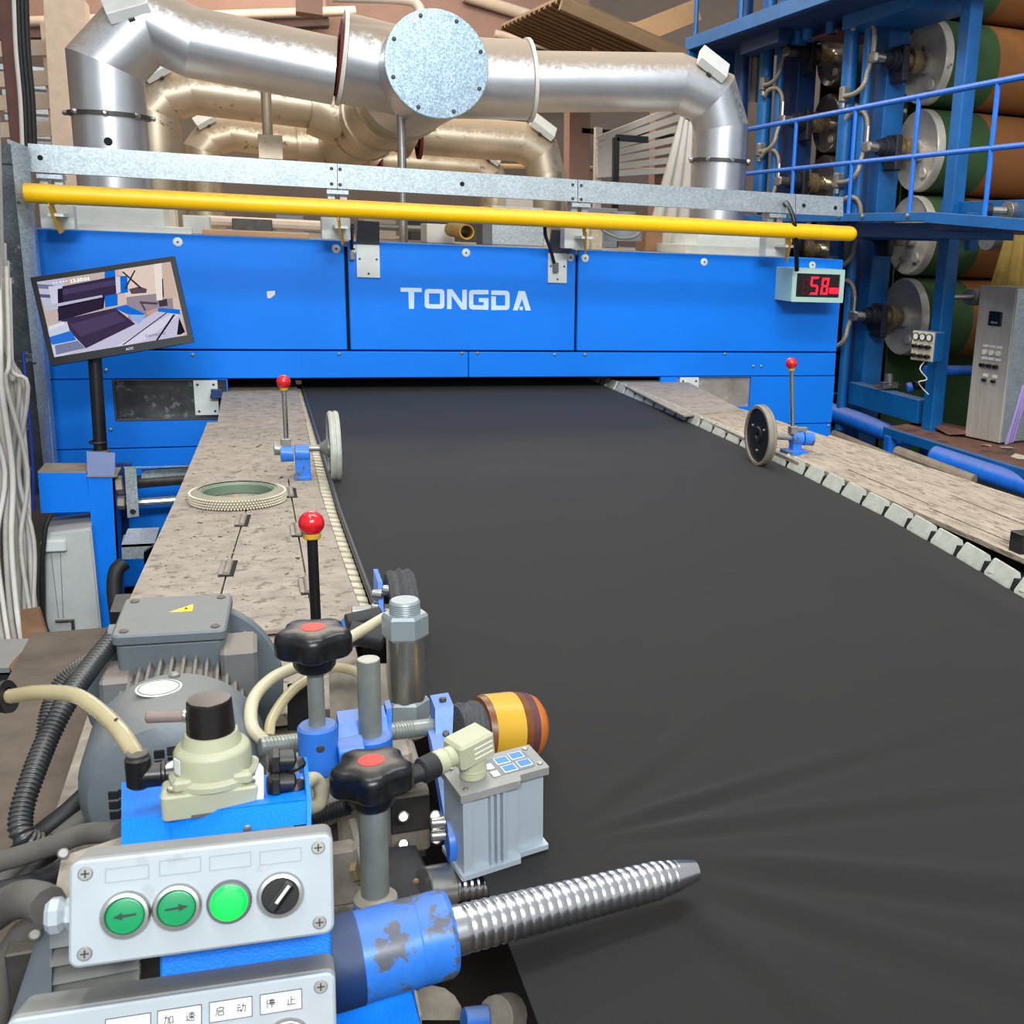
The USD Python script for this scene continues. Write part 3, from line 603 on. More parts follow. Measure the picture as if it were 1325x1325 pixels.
mk('cable_grey', (176, 170, 162), .55, var=.15, vs=12, dust=.3); mk('cable_pale', (206, 202, 194), .5, var=.1); mk('cable_blue', (40, 70, 190), .5)
for k in range(17):
    s = k / 16; yy = 4.7 + .35 * rnd.random()
    u0, u1 = -14 + 30 * s + rnd.uniform(-3, 3), -4 + 52 * s + rnd.uniform(-4, 4)
    b = rnd.uniform(-17, 17); vt = 300 + 120 * s if k > 6 else 180
    pts = [Y(u0 - 4, vt - 60, yy + .1), Y(u0, vt + 60, yy), Y(u0 + (u1 - u0) * .35 + b, 500, yy), Y(u0 + (u1 - u0) * .6 - b * .6, 610, yy + .05), Y(u0 + (u1 - u0) * .8 + b * .5, 700, yy), Y(u1, 790, yy - .1), Y(u1 + 10, 850, yy - .25)]
    solo('hanging_cable', 'pale grey cable in the bundle hanging down the left edge', 'cable', tube(pts, rnd.uniform(.008, .014), 7, 5), rnd.choice(['cable_grey', 'cable_grey', 'cable_pale']), 'cables in the hanging bundle')
solo('blue_cable', 'thin blue cable running down the dark tray', 'cable', tube([Y(30, 455, 5.38), Y(36, 520, 5.36), Y(42, 590, 5.34), Y(44, 660, 5.34)], .006, 6), 'cable_blue')
for k in range(4):
    u = 20 + 5 * k; solo('hanging_cable', 'black cable strapped along the maroon post at upper left' if k else 'pale cable strapped along the maroon post at upper left', 'cable', tube([Y(u - 2, -20, 7.9), Y(u + 1, 60, 7.9), Y(u + 7, 130, 7.9), Y(u + 10, 200, 7.9)], .016, 7), 'black_rubber' if k != 0 else 'cable_pale', 'black cables strapped to the maroon post' if k else None)
# ------------------------------------------------------------------ monitor on a black pole
mc, ex, ey = np.array([-.5402, 5.0517, 1.4378]), np.array([.978, -.0856, .1905]), np.array([-.1591, .2854, .9451])
ex = unit(ex); ey = unit(ey - ex * (ex @ ey)); ez = np.cross(ex, ey); mw, mh = .5504, .3639
mo = thing('monitor', 'black flat monitor tilted on a pole, showing a camera picture of dark fabric', 'monitor', mc)
rim = sg.box(-mw / 2, -mh / 2, mw / 2, mh / 2).difference(sg.box(-mw / 2 + .019, -mh / 2 + .032, mw / 2 - .019, mh / 2 - .02))
part(mo, 'bezel', prism(rim, mc, ex, ey, -.018, 0), 'black_plastic')
part(mo, 'back_cover', hull([mc + ex * a * mw / 2 + ey * b * mh / 2 - ez * .018 for a in (-1, 1) for b in (-1, 1)] + [mc + ex * a * mw / 2.6 + ey * b * mh / 2.6 - ez * .05 for a in (-1, 1) for b in (-1, 1)]), 'black_plastic')
# the camera picture, in the pixels of a close view (2.88 times), brought onto the screen
H0 = np.array([(38, 358), (228, 332), (248, 440), (67, 476)], float)
def scr(x, y):
    r = ray(x / 2.88, 270 + y / 2.88); o = mc - ez * .006; t_ = ((o - CAM) @ ez) / (r @ ez); p = CAM + r * t_ - o; return p @ ex, p @ ey
lay = [0]
SC = sg.box(-mw / 2 + .0185, -mh / 2 + .0315, mw / 2 - .0185, mh / 2 - .0195)
items = []
def spoly(col, *pts):
    lay[0] += 1; d = .00006 * lay[0]
    p = sg.Polygon([scr(*q) for q in pts]).buffer(0).intersection(SC)
    if not p.is_empty: items.append((prism(p, mc - ez * .006, ex, ey, d, d + .00004), col))
items.append((prism(SC, mc - ez * .006, ex, ey, -.001, 0), (196, 178, 172)))
spoly((214, 190, 178), (440, 200), (640, 180), (690, 480), (440, 480)); spoly((226, 206, 192), (455, 215), (590, 200), (600, 330), (470, 350))
spoly((190, 190, 214), (130, 255), (240, 245), (240, 370), (170, 380)); spoly((120, 120, 150), (130, 280), (200, 285), (200, 300), (135, 297)); spoly((90, 90, 120), (140, 318), (215, 322), (215, 334), (140, 330))
spoly((206, 206, 226), (180, 290), (236, 286), (240, 350), (195, 365))
spoly((20, 108, 214), (390, 230), (428, 226), (430, 250), (440, 252), (474, 250), (478, 312), (438, 318), (438, 360), (392, 368), (390, 330)) 
spoly((150, 138, 150), (470, 330), (640, 310), (650, 400), (480, 420))
spoly((92, 78, 86), (480, 300), (520, 290), (548, 300), (545, 314), (490, 318)); spoly((70, 62, 74), (595, 262), (625, 258), (628, 325), (600, 328))
spoly((236, 226, 216), (572, 200), (602, 196), (606, 340), (584, 342)); spoly((206, 182, 166), (604, 196), (640, 194), (660, 330), (612, 338))
spoly((60, 54, 64), (454, 236), (460, 234), (530, 296), (522, 298)); spoly((60, 54, 64), (500, 230), (506, 230), (470, 300), (462, 300)); spoly((80, 70, 80), (520, 345), (590, 350), (585, 358), (522, 354)); spoly((80, 70, 80), (520, 345), (526, 345), (545, 378), (538, 380)); spoly((66, 58, 70), (590, 345), (622, 335), (625, 362), (595, 366))
spoly((36, 28, 48), (215, 300), (400, 260), (386, 372), (218, 420)); spoly((56, 46, 74), (232, 290), (430, 252), (434, 318), (236, 352)); spoly((76, 64, 98), (234, 302), (431, 264), (432, 284), (235, 322)); spoly((214, 208, 220), (430, 252), (448, 254), (450, 312), (434, 318))
spoly((186, 186, 206), (170, 362), (380, 322), (384, 330), (172, 374))
spoly((62, 50, 78), (225, 415), (430, 370), (505, 430), (318, 522)); spoly((78, 64, 96), (262, 432), (430, 384), (470, 416), (300, 478)); spoly((44, 36, 58), (214, 376), (386, 332), (380, 374), (222, 416))
spoly((198, 194, 220), (190, 575), (318, 522), (505, 430), (600, 372), (680, 400), (672, 470), (590, 500), (210, 580)); spoly((216, 212, 232), (230, 572), (420, 520), (640, 392), (668, 398), (540, 490), (300, 566))
spoly((70, 66, 88), (455, 508), (462, 508), (625, 388), (618, 388)); spoly((40, 38, 52), (580, 492), (588, 492), (654, 395), (645, 395))
spoly((20, 116, 224), (590, 370), (670, 376), (672, 394), (588, 384)); spoly((24, 110, 216), (425, 370), (470, 358), (540, 392), (525, 402), (470, 392)); spoly((150, 176, 222), (480, 395), (545, 396), (520, 430), (490, 415))
spoly((200, 206, 226), (176, 450), (250, 420), (262, 460), (320, 520), (205, 560)); spoly((40, 116, 216), (180, 480), (265, 455), (285, 490), (195, 508)); spoly((122, 126, 160), (205, 510), (290, 492), (318, 520), (210, 545))
spoly((222, 222, 236), (180, 440), (240, 420), (242, 432), (188, 452)); spoly((30, 26, 36), (668, 405), (690, 460), (672, 470), (660, 470)); spoly((206, 158, 130), (545, 385), (590, 370), (586, 384), (550, 398))
cols_mesh(mo, 'screen', items, 'screen_light')
mk('print_white', (232, 232, 232), .5); mk('screen_white', (250, 250, 255), .5, emit=.9, ecol=(250, 250, 255))
def text_on(t, name, s, p, ex_, ey_, h, m, depth=.0004, bold=False, center=True):
    g = meshkit.text_mesh(s, h, depth, bold); v = np.array(g.vertices); 
    if center: v[:, 0] -= (v[:, 0].max() + v[:, 0].min()) / 2; v[:, 1] -= h / 2
    ez_ = np.cross(ex_, ey_)
    return part(t, name, trimesh.Trimesh(np.asarray(p) + np.outer(v[:, 0], ex_) + np.outer(v[:, 1], ey_) + np.outer(v[:, 2], ez_), g.faces, process=False), m, smooth=False)
def scr3(x, y, d=.0): a, b = scr(x, y); return mc - ez * (.006 - d) + ex * a + ey * b
dirx = unit(scr3(325, 262) - scr3(270, 270)); diry = np.cross(ez, dirx)
text_on(mo, 'clock_text', '13:30:06', scr3(299, 266, .005), dirx, diry, .0125, 'screen_white')
text_on(mo, 'date_text', '-- ---', scr3(225, 274, .005), dirx, diry, .012, 'screen_white')
text_on(mo, 'camera_text', 'Camera 0', scr3(580, 470, .005), ex, ey, .0125, 'black_glossy')
text_on(mo, 'brand_text', 'AOC', mc + ex * .028 + ey * (-mh / 2 + .016), ex, ey, .010, 'print_white')
# ------------------------------------------------------------------ blue post, boxes and bracket under the monitor
yb_ = 5.0
pl = thing('monitor_pole', 'black pole carrying the tilted monitor above the blue post', 'pole', Y(129, 588, yb_ + .05))
part(pl, 'pole_tube', cyl(Y(131, 592, yb_ + .06), Y(121, 440, yb_ + .10), .026, 16), 'black_plastic')
part(pl, 'cable_tie', torus(Y(127, 572, yb_ + .06), EZ, .03, .006, 16, 6), 'black_rubber')
part(pl, 'foot_clamp', [torus(Y(130, 584, yb_ + .06), EZ, .032, .008, 16, 6)], 'steel_dark')
mk('cap_lavender', (112, 128, 172), .6, var=.1, dust=.5, dcol=(150, 142, 138), dlo=.3)
bp = thing('blue_post', 'upright blue channel post with a grey folded cap under the monitor pole', 'post', Y(140, 800, yb_))
a, b, c, d_ = Y(113, 617, yb_), Y(148, 617, yb_), Y(158, 800, yb_), Y(131, 830, yb_)
part(bp, 'post_face', slab([a, b, Y(158, 810, yb_), Y(131, 830, yb_)], EY, .012), 'blue_panel')
part(bp, 'post_side', slab([b, Y(158, 810, yb_), Y(158, 810, yb_) + [0, .16, 0], b + [0, .16, 0]], EX, -.008), 'blue_panel')
part(bp, 'cap', slab([a + [-.004, -.004, 0], b + [.01, -.004, 0], b + [.01, .17, .0], a + [-.004, .17, 0]], EZ, .006), 'dusty_deck')
part(bp, 'cap_skirt', slab([a + [-.004, -.006, .004], b + [.004, -.006, .004], Y(145, 617, yb_ - .01) + [0, 0, -.0], Y(113, 617, yb_ - .01)], EY, .004), 'grey_mid')
bb = thing('blue_drive_box', 'blue box with dusty top joined left of the blue post', 'box', Y(80, 660, yb_))
e0, e1, e2, e3 = Y(49, 612, yb_), Y(112, 612, yb_), Y(117, 662, yb_), Y(53, 664, yb_)
part(bb, 'front_plate', slab([e0, e1, e2, e3], EY, .18), 'blue_panel')
part(bb, 'top_plate', slab([e0, e1, e1 + [0, .18, .0], e0 + [0, .18, 0]], EZ, .006), 'dusty_deck')
part(bp, 'post_head', slab([Y(112, 584, yb_ + .02), Y(149, 586, yb_ + .02), Y(148, 618, yb_ - .004), Y(113, 618, yb_ - .004)], EY, .004), 'cap_lavender')
# grey wall box
eb = thing('electrical_box', 'light grey cabinet with two latches below the blue drive box', 'cabinet', Y(95, 825, 4.96))
ye = 4.93
f0, f1, f2, f3 = Y(58, 690, ye), Y(118, 682, ye + .0), Y(132, 821, ye), Y(60, 828, ye)
dep = np.array([-.02, .26, .0])
mk('cabinet_grey', (186, 190, 186), .45, var=.08, dust=.5, spot=((140, 138, 130), 16, .66))
part(eb, 'body', hull([f0, f1, f2, f3] + [p + dep for p in (f0, f1, f2, f3)]), 'cabinet_grey')
nd = unit(np.cross(f1 - f0, f3 - f0)); nd = nd if nd[1] < 0 else -nd
part(eb, 'door', slab([f0 + (f2 - f0) * .03, f1 + (f3 - f1) * .03, f2 + (f0 - f2) * .03, f3 + (f1 - f3) * .03], nd, .012), 'cabinet_grey')
lt = part(eb, 'latch', obox(Y(70, 706, ye - .02), (.09, .03, .05), None, .006), 'white_paint')
lt2 = part(eb, 'latch', tube([Y(72, 804, ye - .015), Y(94, 803, ye - .03), Y(95, 818, ye - .03), Y(73, 820, ye - .015)], .006, 6, smooth=False), 'steel_dark')
part(eb, 'pencil_line', [bar(Y(66, 715, ye - .014), Y(76, 800, ye - .014), .003, .002), bar(Y(78, 715, ye - .014), Y(82, 800, ye - .014), .003, .002)], 'grey_mid')
solo('box_lead', 'thin black cable looping down over the left of the grey cabinet', 'cable', tube([Y(66, 665, 4.9), Y(58, 690, 4.88), Y(54, 760, 4.86), Y(60, 815, 4.84), Y(84, 836, 4.8), Y(115, 846, 4.75)], .009, 6), 'black_rubber')
# bracket and screw rods between the blue post and the left rail
gb = thing('roller_bracket', 'galvanized angle bracket with a dark screw rod between the blue post and the left rail', 'bracket', Y(200, 640, 5.1))
yg = 5.0
part(gb, 'hanger_plate', slab([Y(161, 606, yg), Y(176, 605, yg), Y(180, 668, yg), Y(165, 670, yg)], EY, .012), 'galvanized')
part(gb, 'slot', cyl(Y(172, 662, yg - .003), Y(172, 662, yg + .004), .012, 12), 'black_gap')
part(gb, 'angle_bar', [slab([Y(183, 609, yg + .1), Y(252, 604, yg + .1), Y(252, 615, yg + .1), Y(183, 622, yg + .1)], EY, .02), slab([Y(160, 604, yg + .0), Y(252, 602, yg + .0), Y(252, 602, yg + .2), Y(160, 604, yg + .2)], EZ, -.006)], 'galvanized')
part(gb, 'screw_rod', tube([Y(176, 624, yg + .12), Y(250, 618, yg + .12)], .028, 12, smooth=False), 'steel_dark')
part(gb, 'nut', [hexnut(Y(150, 628, yg + .05), Y(160, 627, yg + .05), .04), hexnut(Y(152, 650, yg + .05), Y(162, 650, yg + .05), .03)], 'hinge_steel')
part(gb, 'lower_rod', [cyl(Y(150, 652, yg + .12), Y(250, 645, yg + .12), .018, 10)], 'galvanized')
part(gb, 'blue_beam', slab([Y(165, 655, yg + .3), Y(260, 648, yg + .3), Y(260, 682, yg + .3), Y(168, 690, yg + .3)], EY, .03), 'blue_panel')
part(gb, 'blue_beam', slab([Y(150, 600, yg + .32), Y(170, 600, yg + .32), Y(175, 720, yg + .32), Y(155, 720, yg + .32)], EY, .03), 'blue_dark')
fb = thing('gear_box', 'grey box with debris on its lid and black channel under the left rail edge', 'box', Y(180, 720, 4.6))
part(fb, 'lid', slab([Y(157, 705, 4.55), Y(200, 703, 4.55), Y(203, 690, 4.85), Y(160, 692, 4.85)], EZ, -.01), 'dusty_deck')
part(fb, 'body', slab([Y(157, 705, 4.55), Y(200, 703, 4.55), Y(198, 722, 4.55), Y(158, 724, 4.55)], EY, .25), 'galvanized')
part(fb, 'channel', slab([Y(186, 715, 4.3), Y(215, 695, 4.5), Y(215, 710, 4.5), Y(186, 730, 4.3)], EY, .03), 'black_plastic')
solo('black_elbow_hose', 'thick black hose bending under the grey gear box', 'hose', tube([Y(160, 728, 4.5), Y(150, 740, 4.48), Y(148, 765, 4.46), Y(152, 800, 4.44), Y(156, 850, 4.46), Y(158, 960, 4.5)], .028, 10), 'black_rubber')

# ------------------------------------------------------------------ black fabric
def interp(tab): 
    a = np.array(sorted(tab)); return lambda y: np.interp(y, a[:, 0], a[:, 1])
xl_f = interp([(.3, .245), (1.0, .240), (1.6, .235), (2.38, .218), (3.23, .208), (4.29, .213), (5.9, .215), (9, .215)])
xr_f = interp([(.3, 1.60), (2.02, 1.703), (2.32, 1.746), (2.79, 1.797), (3.47, 1.832), (4.08, 1.841), (4.94, 1.845), (5.94, 1.822), (9, 1.82)])
FOLDS = []
for o, e, amp, wid, ln in (((735, 1086), (1026, 1003), .011, .020, .55), ((760, 1090), (1172, 1040), .009, .022, .62), ((730, 1080), (860, 985), .007, .03, .4), ((850, 1112), (1324, 1161), .016, .034, .95), ((840, 1124), (1240, 1250), .014, .032, .6), ((830, 1140), (1060, 1325), .012, .03, .5), ((850, 1118), (1324, 1215), .007, .03, .8)):
    o, e = Z(*o, 1.0)[:2], Z(*e, 1.0)[:2]; d = (e - o) / np.linalg.norm(e - o); FOLDS.append((o, d, amp, wid, ln))
def fold(x, y):
    """Soft tension folds fanning out from beside the sensor and the roller tip, fading with distance."""
    h = .004 * np.exp(-((x - 1.62) / .06) ** 2) * np.clip((2.9 - y) / .8, 0, 1)
    for o, d, amp, wid, ln in FOLDS:
        r = (x - o[0]) * d[0] + (y - o[1]) * d[1]; q = (x - o[0]) * -d[1] + (y - o[1]) * d[0]
        w = wid * (.6 + 1.7 * np.clip(r, 0, 1)); t_ = q / w
        h = h + amp * 1.25 * t_ * np.exp(-t_ * t_) * np.clip(r / .16, 0, 1) ** 1.5 * np.exp(-(r / ln) ** 2)
    return h
ny, nx = 300, 150
ys = np.concatenate([np.linspace(.3, 2.2, 220), np.linspace(2.2, 8.9, ny - 220 + 1)[1:]])
V = []; 
for th in (0, -.002):
    for y in ys:
        t_ = np.linspace(0, 1, nx + 1); x = xl_f(y) + (xr_f(y) - xl_f(y)) * t_
        V.append(np.stack([x, np.full(nx + 1, y), 1.0 + fold(x, np.full(nx + 1, y)) + th], 1))
V = np.vstack(V); N = ny * (nx + 1); i, j = np.meshgrid(np.arange(nx), np.arange(ny - 1)); a = (j * (nx + 1) + i).ravel()
F_ = np.vstack([np.stack([a, a + 1, a + nx + 2], 1), np.stack([a, a + nx + 2, a + nx + 1], 1), np.stack([N + a, N + a + nx + 2, N + a + 1], 1), np.stack([N + a, N + a + nx + 1, N + a + nx + 2], 1)])
solo('fabric_web', 'wide flat web of dark charcoal fabric stretched between the two rails', 'fabric', trimesh.Trimesh(V, F_, process=False), 'fabric_black', smooth=True)

# ------------------------------------------------------------------ left rail
Zr = 1.0
lr = thing('left_rail', 'dust-covered left rail table with hinged cover plates beside the fabric', 'rail', (-.05, 3.5, 0))
xo = interp([(1.4, -.325), (2.49, -.286), (3.42, -.249), (4.56, -.213), (4.86, -.205)])
xh1 = interp([(1.4, -.15), (2.57, -.098), (3.33, -.048), (4.0, -.01)]); xh2 = interp([(1.4, .088), (2.40, .083), (3.6, .076), (4.8, .07)])
xc = interp([(2.2, .185), (2.64, .174), (3.48, .162), (4.73, .176), (6.1, .185)])
def strip(xa, xb, y0, y1, z=Zr, t=.008, n=6, dz=0.0):
    out = []
    yy = np.linspace(y0, y1, n + 1)
    for k in range(n):
        out.append(hull([(f(y), y, z - d + (dz if f is xb else 0)) for y in yy[k:k + 2] for f in (xa, xb) for d in (0, t)]))
    return join(out)
off = lambda f, d: (lambda y: f(y) + d)
part(lr, 'cover_plate', strip(xo, off(xh1, -.002), 2.51, 3.30), 'dusty_cover')
part(lr, 'cover_plate', strip(off(xh1, .002), off(xh2, -.002), 2.24, 3.30), 'dusty_cover')
part(lr, 'cover_plate', strip(off(xh2, .002), xc, 2.24, 3.70, n=8), 'dusty_cover')
part(lr, 'cover_plate', [strip(xo, off(xh2, -.002), 3.302, 3.70), strip(xo, xc, 3.702, 4.858, n=8)], 'dusty_cover')
part(lr, 'cover_plate', strip(lambda y: -.165, lambda y: .183, 4.845, 7.0, Zr + .006, .008), 'dusty_cover')
part(lr, 'cover_plate', strip(xo, off(xh1, -.002), 2.24, 2.507), 'dusty_cover')
part(lr, 'cover_flange', strip(xc, off(xc, .006), 2.24, 4.85, Zr, .006, 10, -.01), 'dusty_cover')
part(lr, 'rail_body', [hull([(x, y, z) for y in (2.2, 4.84) for x, z in ((-.28 if y < 3 else -.19, .985), (.16, .985), (.16, .72), (-.28 if y < 3 else -.19, .72))]), box(-.15, .165, 4.84, 7.0, .72, .985)], 'dusty_deck')
part(lr, 'end_shelf', [box(-.25, .16, 1.9, 2.232, .94, .965)], 'dusty_cover')
part(lr, 'leg_frame', [box(-.12, .12, 2.3, 2.45, 0, .72), box(-.12, .12, 4.5, 4.65, .05, .72)], 'blue_dark')
for f, y in ((xh1, 3.16), (xh1, 2.70), (xh2, 3.48), (xh2, 3.02), (xh2, 2.52)):
    d = np.array([f(y + .06) - f(y - .06), .12, 0]); d = unit(d); c = np.array([f(y), y, Zr + .003])
    part(lr, 'hinge_dark_plate', obox(c - [0, 0, .0025], (.13, .034, .002), [d, np.cross(d, EZ), EZ], .0005), 'black_gap')  # flat black plate painting the dark outline of the hinge cutout
    q = part(lr, 'hinge', cyl(c - d * .055, c + d * .055, .008, 10), 'hinge_steel')
    part(q, 'hinge_leaf', [obox(c + np.cross(d, EZ) * k * .013 - [0, 0, .001], (.10, .012, .006), [d, np.cross(d, EZ), EZ]) for k in (-1,)], 'hinge_steel')
part(lr, 'channel_stub', [slab([Y(142, 792, 2.62), Y(150, 769, 2.74), Y(170, 768, 2.74), Y(172, 792, 2.62)], EZ, -.05)], 'black_plastic')
# dirt chips on the covers
ch = []
for k in range(900):
    y = 2.25 + 2.5 * rnd.random(); x = float(xo(y)) + .02 + (float(xc(y)) - float(xo(y)) - .04) * rnd.random(); s = rnd.uniform(.0012, .004) * (2.4 if rnd.random() < .10 else 1)
    ch.append(hull([(x + rnd.uniform(-s, s), y + rnd.uniform(-s, s) * 1.5, Zr + rnd.uniform(-.001, s * .8)) for _ in range(7)]))
mk('dust_chip', (150, 136, 118), .95, var=.4, vs=60)
structure('dust_crumbs', ch, 'dust_chip', False, 'stuff', 'small crumbs of dirt scattered on the left rail covers')
lc = thing('left_chain', 'cream toothed pin chain along the left edge of the fabric', 'chain', (.2, 3.5, Zr - .03))
y = 2.2
while y < 5.9:
    w = .052; x0 = float(xc(y + w / 2)) + .002
    x1 = float(xl_f(y)) - .012
    part(lc, 'chain_link', hull([(x0, y, .994), (x1, y, .990), (x1, y + w * .62, .990), (x0, y + w * .62, .994), (x0, y, .955), (x1, y, .95), (x1, y + w * .62, .95), (x0, y + w * .62, .955)]), 'clip_cream', smooth=False)
    y += w
part(lc, 'dark_chain_bed', [hull([(float(xc(yy)) - .01 if a_ else float(xl_f(yy)) - .004, yy, z) for yy in (y0, y0 + .95) for a_ in (0, 1) for z in (.92, .982)]) for y0 in (2.2, 3.15, 4.1, 5.05)], 'black_gap')  # black strip raised between the links to paint their gaps dark
ed = thing('fabric_guide', 'black round-edged guide strip between the left chain and the fabric', 'strip', (.21, 3.5, Zr))
part(ed, 'guide_strip', tube([(float(xl_f(y)) - .006, y, Zr + .006) for y in np.linspace(2.0, 5.95, 14)], .0075, 8, 2), 'black_plastic')

# ------------------------------------------------------------------ right rail and clip chain
rr = thing('right_rail', 'dusty grained cover boards of the right rail running to the chamber', 'rail', (2.05, 4, 0))
zr = 1.036
def rq(pts, z=zr): return [Z(u, v, z) for u, v in pts]
def board(pts, t=.018, z=zr): return slab(rq(pts, z), -EZ, t)
part(rr, 'cover_board', slab([Z(788, 489, zr + .004), Z(880, 489, zr + .004), Z(962, 531, zr + .004), Z(885, 538, zr + .004)], -EZ, .006), 'dusty_cover')
part(rr, 'cover_board', slab([(1.86, 4.75, zr), (2.17, 4.74, zr), Z(1077, 567, zr), (2.22, 3.70, zr), Z(1033, 598, zr)], -EZ, .014), 'dusty_plank')
part(rr, 'cover_board', slab([Z(1030, 593, zr + .006), (2.235, 3.98, zr + .006), Z(1200, 608, zr + .006), Z(1325, 655, zr + .006), (2.42, .4, zr + .006), (1.86, .4, zr + .006), Z(1325, 723, zr + .006)], -EZ, .014), 'dusty_plank')
part(rr, 'board_gap', [bar(Z(1098, 607, zr + .008), Z(1202, 652, zr + .008), .004, .003), bar(Z(1230, 640, zr + .008), Z(1325, 678, zr + .008), .004, .003), bar(Z(1203, 657, zr + .008), Z(1325, 708, zr + .008), .004, .003)], 'dust_chip')
part(rr, 'rail_body', [hull([(x, y, z) for y in (.4, 5.68) for x in (1.95, 2.2) for z in (.7, 1.012)]), box(1.93, 1.96, .4, 5.68, .72, 1.0)], 'steel_dark')
part(rr, 'leg_frame', [box(2.0, 2.2, y, y + .15, .02, .72) for y in (.8, 2.6, 4.9)], 'blue_dark')
rcn = thing('clip_chain', 'chain of light grey fabric clips along the right edge of the fabric', 'chain', (1.8, 4, 1.0))
y = .45; k = 0
while y < 6.6:
    p = .150; L = .118; rows = []
    for yy in (y, y + L):
        e = float(xr_f(yy)) - .004
        s = .006 if yy == y else -.006
        rows += [(e, yy + s * .3, 1.001), (e + .002, yy, 1.008), (e + .022, yy + s * 1.2, 1.044), (e + .027, yy + s * 1.6, 1.045), (e + .046, yy + s * 2, 1.034), (e + .050, yy, .99), (e + .004, yy, .99)]
    c = part(rcn, 'clip', hull(rows), 'clip_grey', smooth=25)
    if y < 4.5: 
        m_ = y + L / 2; e = float(xr_f(m_))
        part(c, 'clip_pad', hull([(e + .0025 + a_, yy, 1.011 + b_) for yy in (y + .018, y + L - .018) for a_, b_ in ((0, .001), (.0145, .027), (.019, .024), (.004, -.002))]), 'clip_grey')
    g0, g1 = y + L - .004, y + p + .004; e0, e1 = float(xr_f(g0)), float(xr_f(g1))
    part(rcn, 'gap_dark_fill', hull([(e + a_, yy, z) for e, yy in ((e0, g0), (e1, g1)) for a_, z in ((.006, 1.0), (.018, 1.024), (.05, 1.02), (.05, .985), (.006, .985))]), 'black_gap')  # black filler added between clips so the slits look shaded
    y += p; k += 1
part(rcn, 'dark_chain_bed', [hull([(float(xr_f(yy)) + a_, yy, z) for yy in (y0, y0 + 1.0) for a_ in (.03, .12) for z in (.94, .995)]) for y0 in (.4, 1.4, 2.4, 3.4, 4.4, 5.4)], 'black_rubber')
sb = thing('limit_switch', 'small black switch box with red mark on the right rail edge at frame right', 'switch', Z(1318, 716, zr))
c = Z(1319, 716, zr)
part(sb, 'housing', box(c[0] - .022, c[0] + .03, c[1] - .03, c[1] + .02, zr + .004, zr + .06), 'black_plastic'); part(sb, 'red_mark', obox(c + [-.008, -.031, .042], (.012, .002, .008)), 'red_cap'); part(sb, 'side_plate', box(c[0] + .031, c[0] + .04, c[1] - .03, c[1] + .03, zr + .004, zr + .075), 'steel_dark')
# ------------------------------------------------------------------ brush ring lying on the left rail
cR = np.array([-.073, 3.405, Zr + .002]); R = .128
rg = thing('brush_ring', 'cream bristle ring with green inner rim lying on the left rail cover', 'ring', cR)
mk('ring_green', (104, 124, 104), .5, var=.15, dust=.6, dlo=.5, dcol=(150, 150, 132)); mk('bristle_cream', (214, 206, 184), .8, var=.1); mk('bristle_base', (150, 142, 122), .85, var=.15)
part(rg, 'ring_core', lathe(cR, EZ, [(R - .032, 0), (R - .008, 0), (R - .008, .030), (R - .026, .034), (R - .032, .026), (R - .032, 0)], 56), 'ring_green')
part(rg, 'bristle_base', lathe(cR, EZ, [(R - .008, 0), (R + .002, .003), (R + .002, .028), (R - .008, .034), (R - .018, .035)], 64), 'bristle_base')
br = []
for k in range(96):
    a = k / 96 * 2 * np.pi
    for rw in range(4):
        b = a + (rw % 2) * np.pi / 96; d = np.array([math.cos(b), math.sin(b), .12 * (rw - 2)]); c = cR + np.array([math.cos(b) * R, math.sin(b) * R, .0045 + .0072 * rw]); 
        br.append(cyl(c, c + unit(d) * .0075, .0027, 5, .0004))
part(rg, 'bristles', br, 'bristle_cream', kind='stuff', smooth=False)
solo('paper_scrap', 'small crumpled brown scrap inside the cream ring', 'scrap', hull([cR + [-.01 + rnd.uniform(-.014, .014), -.01 + rnd.uniform(-.02, .02), rnd.uniform(0, .022)] for _ in range(12)]), 'beam_orange', smooth=False)

# ------------------------------------------------------------------ press wheels on their levers
def wheel(t, c, R, w, rim='clip_grey', sgn=-1):
    """A rubber-rimmed disc wheel on an axle along x; its plain face looks along sgn x."""
    d = np.array([sgn, 0, 0.])
    part(t, 'tyre', lathe(c - d * w / 2, d, [(R * .88, 0), (R * .96, 0), (R, w * .18), (R, w * .38), (R * .975, w * .42), (R * .975, w * .55), (R, w * .6), (R, w * .85), (R * .97, w), (R * .88, w), (R * .88, 0)], 48), rim)
    q = part(t, 'disc', lathe(c - d * w * .35, d, [(0, 0), (R * .90, 0), (R * .90, w * .62), (R * .3, w * .66), (R * .26, w * .8), (R * .12, w * .8), (R * .1, w * .5), (0, w * .5)], 40), 'black_plastic')
    for k in range(3):
        a = k * 2.09 + .55; part(q, 'disc_bolt', bolt(c + d * w * .28 + np.array([0, math.cos(a), math.sin(a)]) * R * .5, d, .006, .006, 6), 'steel')
def lever(t, base, top, r=.0075, br=.022, rodm='steel'):
    part(t, 'lever_rod', cyl(base, top, r, 12), rodm); part(t, 'lever_ball', ball(top, br, 22), 'red_ball')
    part(t, 'ball_collar', cyl(top - unit(top - base) * br * 1.25, top - unit(top - base) * br * .8, r * 1.7, 12), 'yellow_dirty')
wl = thing('press_wheel_unit', 'far lever wheel on the left rail, seen edge-on with white tyre and red ball', 'wheel', Z(390, 612, Zr))
cw = Z(432, 580, 1.098); b0 = Z(392, 615, Zr); yq = b0[1]
wy = cw[1]
wheel(wl, np.array([cw[0], wy, 1.104]), .117, .034, 'clip_grey', 1)
sh = np.array([cw[0], wy, 1.1])
